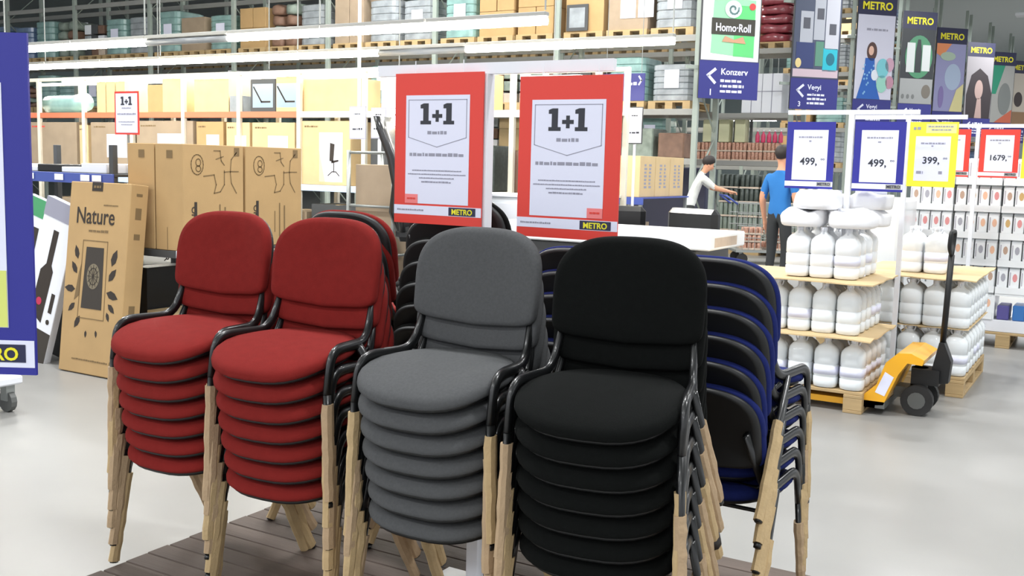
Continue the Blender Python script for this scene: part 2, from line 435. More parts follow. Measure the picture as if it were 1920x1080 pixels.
def red_sign(label, loc, side, rz=0):
    w, h = .368, .522; t = frame_sign(label, loc, w, h, m_signred, rz)
    x0, x1, z0, z1 = -.37*w, .355*w, .135*h, .855*h
    part('paper', poly(rect(x0, x1, z0, z1), -.0032), m_paper, t)
    part('white_strip', poly(rect(-w/2, w/2, .06*h, .122*h), -.0032), m_paper, t)
    cx = (x0+x1)/2
    part('outline', ribbon([(x0+.012, z1-.016), (x1-.012, z1-.016), (x1-.012, z1-.145), (cx, z1-.178), (x0+.012, z1-.145)], .0022, -.0042, True), m_ink3, t)
    one_plus_one(t, cx, z1-.1, .072, -.0042)
    smudge_lines(t, [(cx-.04, cx+.04, z1-.134, .012)], -.0042, m_ink3, 12)
    smudge_lines(t, [(x0+.018, x1-.018, z1-.21, .012), (x0+.03, x1-.03, z1-.262, .0045), (x0+.012, x1-.012, z1-.275, .0045), (x0+.06, x1-.06, z1-.288, .0045), (x0+.07, x1-.07, z1-.302, .006)], -.0042, m_ink3, 3)
    xa = x0 if side < 0 else x1-.055
    part('red_tag', poly(rect(xa, xa+.055, z0, z0+.032), -.0042), m_pink, t); smudge_lines(t, [(xa+.01, xa+.045, z0+.014, .006)], -.0055, m_signred, 5)
    part('logo_panel', poly(rect(.14*w, .44*w, .064*h, .118*h), -.0042), m_logobg, t)
    text('METRO', .026, m_logo, t, .29*w, .073*h, -.0055, .025)
    smudge_lines(t, [(-.46*w, -.15*w, .085*h, .006)], -.0042, m_ink3, 8)
    for x in (-.1, .1): part('hook', sweep([(x, 0, h-.004), (x, 0, h+.042)], .0018, .0018, 5), m_white, t)
    return t
YS = 2.97
red_sign('red framed 1+1 sign left of the white post, above the red chairs', (-2.062, YS, 1.336), -1)
red_sign('red framed 1+1 sign right of the white post, above the black chairs', (-1.552, YS, 1.316), 1)
def t_stand(label, loc, x0, x1, top, h0=0, bar=.03, post=.035, base=True):
    t = thing('sign_stand', label, 'sign stand', loc)
    part('post', boxg(-post/2, post/2, -post/2, post/2, h0, top), m_white, t)
    part('crossbar', boxg(x0, x1, -.012, .012, top, top+bar), m_white, t)
    if base: O('base_plate', rbox(.3, .06 if h0 == 0 and loc[2] > .5 else .12, .012, m_white, .003), t, (0, 0, h0))
    return t
t_stand('white T-shaped stand holding the two red signs', (-1.892, 3.0, DECK), -.45, .48, 1.80, bar=.038, post=.045)

# big blue sign close to the camera at the left edge
t = frame_sign('large blue framed sign at the left edge with white strip', (-1.742, .998, 1.168), .36, .577, m_navysign, radians(30))
w, h = .36, .577
part('paper', poly(rect(-.135, .135, .082, .495), -.0032), m_paper, t); part('yellow_panel', poly(rect(-.1, .134, .083, .18), -.0042), mat('pale_lime_print', (214, 222, 120), .6), t)
part('white_strip', poly(rect(-.18, .178, .013, .06), -.0032), m_paper, t)
part('logo_panel', poly(rect(.04, .163, .022, .053), -.0042), m_logobg, t); text('METRO', .031, m_logo, t, .1, .026, -.0055, .025)
part('clamp', boxg(-.2, -.178, -.012, .012, .1, .45), m_white, t)
t_stand('white floor post carrying the large blue sign', (-1.919, .896, 0), -.02, .02, 1.8)

t = thing('platform_trolley', 'grey trolley castor and deck edge at the left picture edge', 'trolley', (-5.95, 3.5, 0))
O('deck', rbox(.7, .5, .05, m_white, .01), t, (0, 0, .17)); part('push_bar', sweep(fillet([(-.3, -.22, .2), (-.3, -.22, .95), (-.3, .22, .95), (-.3, .22, .2)], .05), .014, .014, 8), m_steel, t, True)
for x in (-.28, .28):
    for y in (-.19, .19): w_ = part('castor', sweep([(x, y-.018, .065), (x, y+.018, .065)], .065, .065, 14), m_rim, t); part('castor_fork', boxg(x-.03, x+.03, y-.028, y+.028, .07, .172), m_steel, w_)
# ------------------------------------------------------------------ left shelving with flat boxes and office-chair cartons
Y1 = 4.95
def shelf_unit(label, name, x0, x1, y0, y1, levels, posts, m_post, m_shelf, m_lip, hpost, lip=.06, base=None):
    t = thing(name, label, 'shelving', ((x0+x1)/2, (y0+y1)/2, 0)); cx, cy = (x0+x1)/2, (y0+y1)/2
    for px in posts:
        for py in (y0+.025, y1-.025): O('post', rbox(.045, .045, hpost, m_post, .003), t, (px-cx, py-cy, 0))
    for z in levels:
        s = O('shelf', rbox(x1-x0, y1-y0-.01, .02, m_shelf, .002), t, (0, .005, z-.02))
        O('shelf_lip', rbox(x1-x0, .012, lip, m_lip, .002), s, (0, -(y1-y0)/2-.004, -lip+.02))
    if base: O('plinth', rbox(x1-x0, y1-y0-.02, base, m_rackd, .003), t, (0, .02, 0))
    return t
shelf_unit('blue-lipped shelving unit holding flat boxes, left edge', 'shelving_unit', -9.2, -6.27, Y1, Y1+.6, [.2, 1.41], (-9.1, -7.7, -6.30), m_dark, m_dark, m_blue, 1.62, .075, .1)
shelf_unit('low grey shelf carrying the tall office-chair cartons', 'shelving_unit', -6.24, -5.52, Y1, Y1+1.3, [.12, .895], (-6.2, -5.56), m_dark, m_dark, m_dark, .9, .05, .1)
# flat packages lying on the blue shelf
for k, (x, dx, hh, m) in enumerate([(-7.9, .5, .05, m_white), (-7.42, .4, .035, m_white), (-7.05, .34, .055, m_shell), (-6.72, .42, .04, m_white), (-6.55, .3, .07, m_white)]):
    tag(O('flat_package', rbox(dx*.95, .4, hh, m, .004), None, (x, Y1+.25, 1.412), (0, 0, RND.uniform(-.15, .15)) if k != 4 else (0, 0, 0)),
        ['white flat package lying leftmost on the blue-lipped shelf', 'thin white package lying on the blue-lipped shelf', 'black flat package lying between white ones on the blue-lipped shelf', 'white low package right of the black one on the blue-lipped shelf', 'thick white package at the right end of the blue-lipped shelf'][k], 'package')
bt = [(x, RND.choice((-.002, .0))) for x in (-7.2, -6.85, -6.55, -6.42)]
for k, (x, _) in enumerate(bt):
    tag(O('price_tag', rbox(.1, .004, .045, m_white, .001), None, (x-.02, Y1-.013, 1.353)), f'{["leftmost", "second", "third", "rightmost"][k]} white price tag clipped to the blue shelf lip', 'price tag', 'price tags on the blue lip')
tag(O('price_tag', rbox(.07, .004, .05, m_white, .001), None, (-5.58, Y1-.013, .85)), 'white price tag on the low grey shelf edge', 'price tag')

# leaning carton with dark speaker artwork
LX = -6.18
t = thing('leaning_carton', 'tall brown carton lettered Nature leaning on the shelving', 'carton', (LX, 4.625, .0), (-radians(6.2), 0, 0))
w, h, d = .64, 1.355, .15
O('box', rbox(w, d, h, m_card, .005), t, (0, d/2, .008))
y = -.0008
text('Nature', .165, m_ink, t, -.03, 1.07, y-.001, .008, sx=.86); smudge_lines(t, [(-.09, .12, 1.012, .018)], y, m_ink2, 15)
part('dark_label', poly(rect(-.085, .03, 1.3, 1.362), y), m_ink, t); smudge_lines(t, [(-.065, .01, 1.322, .02)], y-.0014, m_ink2, 16)
part('speaker_print', poly([(-.12, .47), (.1, .47), (.085, .905), (-.1, .905)], y), mat('charcoal_artwork', (58, 52, 46), .8), t)
part('line_print', ribbon([(-.15, .4), (.13, .4), (.12, .95), (-.14, .95)], .006, y, True), m_ink2, t)
part('disc_print', poly(ell(-.008, .7, .068, .09, 28), y-.0012), mat('mandala_print', (122, 112, 92), .8), t)
mb = ribbon(ell(-.008, .7, .045, .06, 12), .006, y-.0024, True)
for k in range(12): a = 2*pi*k/12; mb.v += []; mb.add((lambda r: (r.v, r.f))(ribbon([(-.008, .7), (-.008+.06*cos(a), .7+.08*sin(a))], .004, y-.0024)))
part('mandala_lines', mb, m_ink, t)
part('second_speaker_print', poly([(-.2, .52), (-.145, .56), (-.14, .8), (-.165, .72)], y), m_ink2, t)
for k, (x, z, a, s) in enumerate([(.2, .84, 1.2, .11), (.19, .72, .9, .1), (.2, .58, -.3, .11), (.2, .49, -.7, .08), (.17, .43, -1.2, .06), (-.2, .86, 1.9, .09), (-.215, .75, 2.2, .09), (-.25, .6, 3.1, .1), (-.22, .47, 3.9, .08), (-.15, .37, -2.1, .09), (-.05, .29, -1.6, .045), (.06, .3, -1.4, .045)]):
    part('leaf_print', poly([(x+s*(u*cos(a)-v*sin(a)), z+s*(u*sin(a)+v*cos(a))) for u, v in [(-.55, 0), (-.2, .26), (.2, .24), (.6, 0), (.2, -.22), (-.2, -.24)]], y), m_ink, t)
smudge_lines(t, [(-.18, .2, .1, .012), (.05, .2, 1.2, .01)], y, m_ink2, 4); part('round_mark', poly(ell(.24, .105, .022, .022), y), m_ink2, t)
mb = MB(); 
for z0, z1 in ((1.28, 1.3), (1.12, 1.2), (.98, 1.02), (.3, .52)):
    v, f = boxg(w/2+.0002, w/2+.0012, .05, .1, z0, z1); mb.add((v, f))
part('side_print', mb, m_ink2, t)
# slim white packages leaning left of it
for k, (x, y0, a, label, mm, gr) in enumerate([(-7.28, 4.80, radians(14), 'slim white leaning package with black instrument picture and green top', m_white, True), (-6.96, 4.73, radians(15), 'slim white leaning package with black picture beside the brown carton', m_white, False), (-6.72, 4.85, radians(11), 'dark slim panel leaning between white package and brown carton', m_shell, None)]):
    t = thing('leaning_package', label, 'package', (x, y0, .02), (-radians(5), a, 0))
    O('box', rbox(.36, .06, 1.22, mm, .004), t)
    if gr is not None:
        y = -.031
        part('picture_print', poly([(-.09, .35), (.05, .3), (.06, .7), (.03, .74), (.03, 1.0), (-.03, 1.0), (-.03, .74), (-.08, .68)], y), m_ink, t)
        part('dial_print', poly(ell(-.02, .45, .03, .03, 12), y-.0012), mat('magenta_print', (190, 40, 80), .6), t)
        part('dark_base_print', poly(rect(-.18, .18, .0, .25), y), mat('charcoal_artwork', (58, 52, 46), .8), t)
        part('side_icons', MB().add(poly(rect(.1, .14, .4, .55), y)).add(poly(ell(.12, .33, .02, .02, 10), y)), m_ink, t)
        part('top_print', poly(rect(-.18, .18, 1.08, 1.22), y), mat('green_print', (70, 150, 100), .6) if gr else m_ink3, t)
tag(O('carton', rbox(.42, .5, .32, m_card2, .004), None, (-5.80, 5.26, .122)), 'small brown carton under the low grey shelf', 'carton')
tag(O('carton', rbox(.16, .4, .62, m_shell, .004), None, (-6.12, 5.24, .122)), 'dark upright carton in the shadow under the low shelf', 'carton')

# tall office-chair cartons with line drawings
def oc_carton(label, x, y, sx, sy, h):
    t = thing('office_chair_carton', label, 'carton', (x, y, .897)); O('box', rbox(sx-.006, sy-.01, h, m_card, .004), t)
    # drawing on the +x face: local plane turned so that -y -> +x
    e = O('artwork', None, t, (sx/2-.0015, 0, 0), (0, 0, pi/2)); 
    def pp(name, mb, m): return part(name, mb, m, t, loc=(sx/2-.0025, 0, 0), rot=(0, 0, pi/2))
    bpy.data.objects.remove(e)
    s = sy/.6
    q = ribbon(ell(-.16*s, .60, .055, .07, 18), .006, -.001, True); q.add((lambda r: (r.v, r.f))(ribbon(ell(-.15*s, .615, .022, .025, 12), .005, -.001, True))); q.add((lambda r: (r.v, r.f))(ribbon(ell(-.15*s, .572, .022, .02, 12), .005, -.001, True)))
    for a in ([(-.1*s, .52), (0, .53), (.02*s, .46), (.0, .4), (.06*s, .41), (.1*s, .46), (.1*s, .56)], [(0, .7), (.06*s, .7), (.07*s, .63), (.1*s, .6)], [(0.02*s, .64), (.09*s, .66)], [(.22*s, .69), (.17*s, .64), (.16*s, .55), (.17*s, .47), (.22*s, .4)], [(.1*s, .55), (.16*s, .555), (.24*s, .555)]):
        q.add((lambda r: (r.v, r.f))(ribbon(a, .007, -.001)))
    pp('line_drawing', q, m_ink2)
    pp('logo_block', MB().add(poly(rect(.2*s, .25*s, .665, .725), -.001)), m_ink2)
    pp('bar_print', MB().add(poly(rect(-.19*s, -.165*s, .02, .34), -.001)), m_ink)
    pp('line_column', MB().add(poly(rect(.05*s, .06*s, .05, .32), -.001)).add(poly(rect(.1*s, .112*s, .02, .3), -.001)).add(poly(rect(.0, .008, .1, .26), -.001)), m_ink2)
    o = O('lettering', bake_text('OFFICE CHAIR', .062, m_ink, .01, 'LEFT'), t, (sx/2-.001, -.215*s, .31), (pi/2, pi/2, pi/2))
    part('front_print', MB().add(poly(rect(-.02, .04, h-.1, h-.045), -sy/2+.004)), m_ink2, t)
    part('fold_line', ribbon([(-.02, .0), (-.02, .16)], .004, -sy/2+.004), m_ink2, t)
    return t
oc_carton('brown office-chair carton in front, at the right corner of the low shelf', -5.70, 5.24, .28, .58, .74)
oc_carton('brown office-chair carton behind the corner one, drawing facing right', -5.70, 5.845, .28, .61, .74)
oc_carton('plain-fronted brown carton left of the office-chair carton corner', -5.985, 5.24, .28, .58, .74)
oc_carton('brown carton mostly hidden behind the plain-fronted one', -5.985, 5.845, .28, .61, .74)
# small red sign above
t = frame_sign('small red framed 1+1 sign above the cartons, on a thin rod', (-6.36, 5.15, 1.70), .262, .315, m_signred)
part('paper', poly(rect(-.118, .118, .014, .3), -.0032), m_paper, t); one_plus_one(t, 0, .215, .062, -.0042); smudge_lines(t, [(-.1, .1, .145, .012), (-.05, .05, .19, .008), (-.09, .09, .09, .006), (-.06, .06, .07, .006)], -.0042, m_ink3, 9)
part('rod', boxg(-.006, .006, .004, .016, -.79, .3), m_steel, t)

# ------------------------------------------------------------------ gondola shelving behind (one-metre bays)
Y2 = 9.53; GX = [-14.66+k for k in range(11)]
t = thing('gondola_shelving', 'long cream gondola shelving with orange lip along the left', 'shelving', (-9.66, Y2+.35, 0))
for x in GX:
    O('post', rbox(.06, .05, 2.62, m_gond, .004), t, (x+9.66, -.35, 0)); O('post', rbox(.06, .05, 2.62, m_gond, .004), t, (x+9.66, .35, 0))
for k in range(10):
    x = GX[k]+.5+9.66
    O('top_rail', rbox(.94, .04, .045, m_gond, .003), t, (x, -.35, 2.575)); O('top_rail', rbox(.94, .04, .045, m_gond, .003), t, (x, .35, 2.575))
    for z, ml in ((.3, m_dark), (1.255, m_paleblue), (2.13, m_orange if k < 6 else m_gond)):
        s = O('shelf', rbox(.98, .7, .025, m_gond, .002), t, (x, 0, z-.025)); O('shelf_lip', rbox(.98, .012, .075, ml, .002), s, (0, -.36, -.05))
# cartons on the middle shelf, some with white picture labels
def label_carton(label, x, sx, h, m, y=Y2+.26, z=1.257, sy=.5, lab=1, red=False):
    t = thing('shelf_carton', label, 'carton', (x, y, z)); O('box', rbox(sx-.012, sy, h, m, .004), t)
    f = -sy/2-.0005; s = sx
    if lab:
        a, b = -.12*s, .34*s
        part('white_label', poly(rect(a, b, .05*h if lab == 1 else .35*h, .82*h if lab == 1 else .78*h), f), m_paper, t)
        if lab == 1:
            c = (a+b)/2+.04; k = .42*h
            part('label_swoosh', poly([(a, .05*h), (a+.12*s, .05*h), (a+.06*s, .3*h), (a, .55*h)], f-.001), mat('peach_print', (246, 206, 170), .7), t)
            part('chair_picture', MB().add(poly([(c-.06, .38*h), (c+.0, .36*h), (c+.02, .64*h), (c-.05, .66*h)], f-.0012)).add(poly([(c-.03, .34*h), (c+.08, .37*h), (c+.08, .4*h), (c-.03, .38*h)], f-.0012)).add(poly(rect(c+.0, c+.014, .2*h, .36*h), f-.0012)).add((lambda r: (r.v, r.f))(ribbon([(c-.08, .15*h), (c-.02, .21*h), (c+.04, .21*h), (c+.09, .15*h)], .012, f-.0012))), m_ink, t)
    smudge_lines(t, [(-.42*s, -.15*s, .9*h, .022)], f, m_signred if red else m_ink2, int(abs(x)*100))
    return t
CL = ['office-chair carton with tall white picture label on the pale blue shelf', 'brown carton with square white label left of the picture carton', 'brown carton with small white label beside two-tone neighbours', 'tan carton with small white label in the middle of the long shelf', 'wide grey-brown carton behind the small red sign', 'grey-brown carton with white label left of the small red sign', 'yellowish narrow carton between grey-brown cartons', 'grey-brown carton with red lettering at the left end']
for l, (x, sx, h, m, lab, red) in zip(CL, [(-8.26, .78, .76, m_card2, 1, 0), (-9.1, .72, .74, m_card2, 2, 0), (-9.7, .42, .74, m_card2, 2, 0), (-10.2, .5, .75, m_card, 2, 0), (-11.05, 1.1, .76, m_card3, 2, 0), (-12.1, .9, .74, m_card3, 2, 0), (-12.7, .2, .7, m_card2, 0, 0), (-13.4, 1.1, .74, m_card3, 0, 1)]):
    label_carton(l, x, sx, h, m, lab=lab, red=red)
TOPB = [(-13.3, .7, .26, m_teal, 'teal wrapped roll on the top gondola shelf'), (-12.35, .18, .42, m_card2, 'leftmost of three upright pale cartons on the top shelf'), (-12.15, .18, .42, m_card2, 'middle of three upright pale cartons on the top shelf'), (-11.95, .18, .42, m_card2, 'rightmost of three upright pale cartons on the top shelf'), (-11.25, .3, .36, m_card, 'small brown carton on the top shelf behind the small red sign'), (-10.9, .42, .44, m_card2, 'pale square carton on the top shelf right of the small red sign'), (-10.2, .62, .42, m_card2, 'wide pale carton on the top shelf'), (-9.75, .24, .2, m_wrap, 'grey wrapped bundle beside the wide pale carton'), (-9.3, .42, .4, m_dark, 'dark framed display unit on the top shelf'), (-8.9, .36, .42, m_card2, 'pale carton right of the dark framed unit'), (-8.2, .86, .38, m_card2, 'long pale carton at the right of the lit shelf'), (-7.2, .5, .42, m_white, 'white cabinet on the top shelf behind the left red sign'), (-6.2, .3, .4, m_card, 'brown carton on the top shelf right of the white post'), (-5.2, .6, .36, m_white, 'white carton at the right end of the top shelf')]
for x, sx, h, m, l in TOPB:
    if 'roll' in l:
        tag(part('wrapped_roll', sweep([(-.4, 0, 0), (-.2, 0, 0), (.2, 0, 0), (.42, 0, .03)], .13, .13, 14), m_teal, None, True, (x, Y2+.2, 2.262)), l, 'roll')
    else:
        t = thing('shelf_carton', l, 'carton', (x, Y2+.24, 2.132)); O('box', rbox(sx, .4, h, m, .004), t); O('tape', rbox(.05, .402, .003, m_card3 if m is not m_white else m_ink3, 0), t, (0, 0, h-.001))
        if 'dark framed' in l: part('screen', poly(rect(-.17, .17, .05, .34), -.2005), mat('pale_blue_glass', (150, 170, 186), .3), t); part('angled_bar', ribbon([(-.15, .3), (-.02, .12), (.12, .12)], .02, -.2025), m_ink, t)
for k, x in enumerate((-13.2, -12.2, -11.1, -10.0, -9.0, -8.1, -7.2, -6.2, -5.2)):
    l = ['leftmost', 'second', 'third', 'fourth', 'fifth', 'sixth', 'seventh', 'eighth', 'rightmost'][k]
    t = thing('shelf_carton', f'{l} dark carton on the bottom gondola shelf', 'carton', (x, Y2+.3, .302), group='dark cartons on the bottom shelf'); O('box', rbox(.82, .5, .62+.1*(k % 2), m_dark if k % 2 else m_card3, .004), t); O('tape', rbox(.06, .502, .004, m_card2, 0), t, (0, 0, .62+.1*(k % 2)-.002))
for k, (x, h, m) in enumerate([(-7.2, .6, m_dark), (-6.3, .5, m_darkgoods), (-5.3, .45, m_browngoods)]):
    t = thing('shelf_carton', ['dark display carton behind the left red sign', 'dark goods carton behind the white sign post', 'brown bale carton behind the right red sign'][k], 'carton', (x, Y2+.26, 1.257)); O('box', rbox(.8, .45, h, m, .01), t); O('tape', rbox(.05, .452, .003, m_card2, 0), t, (0, 0, h-.001))

# hanging white price cards and their rods
def price_card(label, x, z, w, h, y, top=None, rod=None, edge=m_ink3, head=None):
    t = thing('price_card', label, 'price card', (x, y, z)); part('board', boxg(-w/2, w/2, -.004, .004, 0, h), edge, t)
    part('paper', poly(rect(-w/2+.012, w/2-.012, .012, h-.012), -.0045), m_paper, t)
    if head: part('header', poly(rect(-w/2+.004, w/2-.004, h-.09, h-.004), -.006), head, t)
    smudge_lines(t, [(-w*.3, w*.3, h*.28, .022), (-w*.2, w*.2, h*.75, .014)], -.0065, m_txt, int(x*77))
    if rod: part('rod', boxg(-.012, .012, .006, .03, h*.5 if rod > 0 else rod, rod if rod > 0 else h*.5), m_white, t)
    return t
price_card('white hanging price card beside the picture carton', -6.84, 1.775, .215, .335, 8.4, rod=7.2)
price_card('white hanging price card left of the left red sign', -6.57, 1.785, .19, .31, 8.4, rod=-1.785)
price_card('white price card half hidden by the left red sign', -6.36, 1.785, .19, .31, 8.45, rod=-1.785)
price_card('white price card with navy header right of the white post', -5.79, 1.545, .18, .43, 9.2, rod=-1.5, head=m_navysign)
price_card('narrow white price card with dark frame right of the right red sign', -4.9, 1.83, .2, .42, 11, rod=-1.8, edge=m_dark)

# roll cage with a carton, leather office chairs
t = thing('roll_cage', 'grey steel roll cage behind the red chairs', 'roll cage', (-5.95, 7.75, 0))
for x in (-.26, .26):
    for y in (-.25, .25): part('post', sweep([(x, y, .16), (x, y, 1.65)], .02, .02, 8), m_steel, t, True)
for z in (1.63, 1.14, .7):
    for y in (-.25, .25): part('rail', sweep([(-.26, y, z), (.26, y, z)], .014, .014, 6), m_steel, t, True)
    for x in (-.26, .26): part('rail', sweep([(x, -.25, z), (x, .25, z)], .014, .014, 6), m_steel, t, True)
O('base', rbox(.56, .54, .05, m_steel, .005), t, (0, 0, .12))
for x in (-.22, .22):
    for y in (-.2, .2): part('castor', sweep([(x-.015, y, .06), (x+.015, y, .06)], .06, .06, 12), m_rubber, t, True)
tag(O('carton', rbox(.42, .42, 1.35, m_card3, .004), None, (-5.95, 7.75, .172)), 'tall grey-brown carton standing in the roll cage', 'carton')
def leather_chair(label, x, y, rz):
    tag(O('podium', rbox(.72, .72, .48, m_dark, .01), None, (x, y, 0)), 'dark podium under the '+label.split(' standing')[0].split(' partly')[0]+(' nearer the roll cage' if 'standing' in label else ' behind the red sign'), 'podium')
    t = thing('leather_office_chair', label, 'office chair', (x, y, .481), (0, 0, rz))
    sup = []
    prof = [(.17, .48), (.24, .66), (.22, .88), (.27, 1.1), (.36, 1.32), (.40, 1.44)]
    mb = MB(); v = []; n = 10
    for i, (py, pz) in enumerate(prof):
        ww = .25*(1-.12*(i/5)**2); th = .06*(1-.3*i/5)
        for j in range(n):
            a = 2*pi*j/n; v.append((ww*sgp(cos(a), .6), py+th*sgp(sin(a), .7), pz))
    f = [(i*n+j, i*n+(j+1) % n, (i+1)*n+(j+1) % n, (i+1)*n+j) for i in range(5) for j in range(n)]+[tuple(range(n-1, -1, -1)), tuple(50+j for j in range(n))]
    part('backrest', (v, f), m_leather, t, True)
    O('seat', rbox(.52, .5, .12, m_leather, .04), t, (0, -.03, .42))
    for s in (-1, 1): part('armrest', sweep(fillet([(s*.27, .15, .5), (s*.3, .16, .72), (s*.3, -.15, .72), (s*.27, -.16, .48)], .06), .022, .028, 8), m_leather, t, True)
    part('gas_column', sweep([(0, 0, .1), (0, 0, .43)], .03, .03, 8), m_dark, t, True)
    for k in range(5):
        a = 2*pi*k/5; lg = part('base_arm', sweep([(0, 0, .12), (.28*cos(a), .28*sin(a), .075)], .025, .018, 6), m_dark, t, True)
        part('castor', sweep([(.28*cos(a)-.02, .28*sin(a), .03), (.28*cos(a)+.02, .28*sin(a), .03)], .03, .03, 8), m_rubber, lg, True)
    return t
leather_chair('black leather office chair standing between the roll cage and the left red sign', -5.02, 7.1, radians(112))
leather_chair('black leather office chair partly hidden behind the left red sign', -5.0, 7.95, radians(112))

# ------------------------------------------------------------------ white cartons and black chairs in the middle
t = thing('long_white_carton', 'long flat white carton lying behind the black chairs', 'carton', (-3.58, 7.55, .965)); O('box', rbox(2.05, .8, .115, m_film, .01), t); part('end_label', boxg(1.0255, 1.027, -.3, .2, .02, .09), m_crate, t)
for k, z in enumerate((.0, .32, .64)):
    tag(O('carton', rbox(1.9, .74, .315, [m_dark, m_card3, m_dark][k], .006), None, (-3.63, 7.57, z+.002)), ['bottom', 'middle', 'top'][k]+' long carton under the flat white one', 'carton')
t = thing('white_cabinet', 'white boxy cabinet behind the sign post', 'cabinet', (-4.9, 8.35, 0)); O('body', rbox(.62, .5, 1.26, m_film, .008), t); O('top', rbox(.66, .54, .025, m_white, .004), t, (0, 0, 1.26)); part('door', boxg(-.28, .28, -.262, -.251, .08, 1.2), m_white, t); O('leg_plinth', rbox(.5, .4, .03, m_dark), t)
def low_armchair(label, x, y, rz):
    t = thing('black_tub_chair', label, 'armchair', (x, y, 0), (0, 0, rz)); O('seat', rbox(.55, .5, .16, m_leather, .05), t, (0, 0, .84-.42))
    O('backrest', rbox(.6, .14, .75, m_leather, .05), t, (0, .24, .42))
    for s in (-1, 1): O('armrest', rbox(.1, .5, .26, m_leather, .04), t, (s*.29, 0, .52)); 
    for a in (-1, 1):
        for b in (-1, 1): part('leg', sweep([(a*.22, b*.18, .42), (a*.26, b*.22, 0)], .018, .018, 6), m_dark, t, True)
    return t
low_armchair('left black armchair of the pair beyond the long white carton', -4.35, 9.35, radians(20))
low_armchair('right black armchair of the pair beyond the long white carton', -3.72, 9.5, radians(-15))

# brown printed cartons on a blue shelf further back
shelf_unit('blue-lipped shelf under the brown printed cartons', 'shelving_unit', -6.6, -5.6, 12.95, 14.65, [.3, 1.16], (-6.55, -5.65), m_steel, m_blue, m_blue, 1.16, .1, .1)
for k in range(3):
    t = thing('printed_carton', ['nearest of three tall cartons with grey barcode prints on the blue shelf', 'middle of three tall cartons with grey barcode prints on the blue shelf', 'farthest of three tall cartons with grey barcode prints on the blue shelf'][k], 'carton', (-5.98, 13.25+.54*k, 1.162)); O('box', rbox(.6, .525, .56, m_card2, .004), t)
    mb = MB(); r = random.Random(k)
    for i in range(7):
        for q in range(2):
            z = .12+.05*i; y = -.12+.16*q; mb.add(boxg(.3005, .3015, y, y+.1*r.uniform(.5, 1), z, z+.03))
    part('barcode_print', mb, m_ink3, t)
tag(O('carton', rbox(.5, .5, .5, m_card3, .004), None, (-6.05, 13.4, .302)), 'brown carton under the blue shelf', 'carton')

# ------------------------------------------------------------------ pallets, water, pallet truck on the right
def pallet(label, x, y, sx, sy, z=0, detail=True, group=None, grey=False):
    m = m_wood
    t = thing('wooden_pallet', label, 'pallet', (x, y, z), group=group)
    if detail:
        for k in range(5): O('top_board', rbox(sx, sy/5-.03 if k not in (0, 4) else sy/5-.01, .022, m, .003), t, (0, -sy/2+sy/5*(k+.5), .122))
        for a in (-1, 0, 1):
            for b in (-1, 0, 1): O('block', rbox(.12, .1, .078, m, .003), t, (a*(sx/2-.06), b*(sy/2-.05), .022))
        for a in (-1, 0, 1): O('stringer', rbox(.12, sy, .022, m, .003), t, (a*(sx/2-.06), 0, .1)); O('bottom_board', rbox(.12, sy, .022, m, .003), t, (a*(sx/2-.06), 0, 0))
    else:
        mb = MB()
        mb.box(-sx/2, sx/2, -sy/2, sy/2, .115, .144)
        for a in (-1, 0, 1):
            for b in (-1, 1): mb.box(a*(sx/2-.07)-.07, a*(sx/2-.07)+.07, b*(sy/2-.07)-.07, b*(sy/2-.07)+.07, .02, .115)
            mb.box(a*(sx/2-.07)-.07, a*(sx/2-.07)+.07, -sy/2, sy/2, 0, .02)
        part('deck', mb, m, t)
    return t
JUG = [(.06, 0), (.074, .006), (.078, .03), (.078, .07), (.073, .075), (.078, .08), (.078, .15), (.073, .155), (.078, .16), (.078, .225), (.072, .25), (.055, .272), (.03, .288), (.021, .3), (.02, .318)]
def jug(label, x, y, z, group, lab=False, m=None, rz=0, k=1):
    t = thing('water_jug', label, 'water jug', (x, y, z), (0, 0, rz), group); t.scale = (k, k, 1)
    O('body', cached('jug', m or m_pet, lambda: (*lathe(JUG, 16, 3.2), True)), t)
    O('cap', cached('jugcap', m_white, lambda: (*lathe([(.023, .305), (.023, .33), (.02, .333)], 12), True)), t)
    O('handle', cached('jughandle', m_white, lambda: (*sweep(fillet([(-.03, 0, .29), (-.045, 0, .325), (.045, 0, .325), (.03, 0, .29)], .015, 3), .005, .004, 5), True)), t)
    if lab: O('label', cached('juglabel', m_paper, lambda: (*lathe([(.0785, .09), (.0795, .09), (.0795, .145), (.0785, .145)], 16, 3.2), True)), t)
    return t
def sheet(label, x, y, sx, sy, z, seed):    # slightly sagging cardboard layer sheet
    r = random.Random(seed); n = 8; v = []; f = []
    for j in range(n+1):
        for i in range(n+1):
            e = (i in (0, n)) or (j in (0, n)); v.append((-sx/2+sx*i/n, -sy/2+sy*j/n, (r.uniform(-.012, 0) if e else r.uniform(0, .004))))
    N = len(v); v += [(a, b, c+.008) for a, b, c in v]
    for j in range(n):
        for i in range(n):
            a = j*(n+1)+i; q = (a, a+1, a+n+2, a+n+1); f.append(q[::-1]); f.append(tuple(k+N for k in q))
    bd = list(range(n+1))+[k*(n+1)+n for k in range(1, n+1)]+[n*(n+1)+k for k in range(n-1, -1, -1)]+[k*(n+1) for k in range(n-1, 0, -1)]
    for k in range(len(bd)):
        a, b = bd[k], bd[(k+1) % len(bd)]; f.append((a, b, b+N, a+N))
    return tag(part('cardboard_sheet', (v, f), m_card2, None, False, (x, y, z)), label, 'cardboard sheet')
PX0, PX1, PY0, PY1 = -2.55, -1.35, 6.79, 7.59
pallet('wooden pallet under the left water stack', -1.95, 7.19, 1.2, .8)
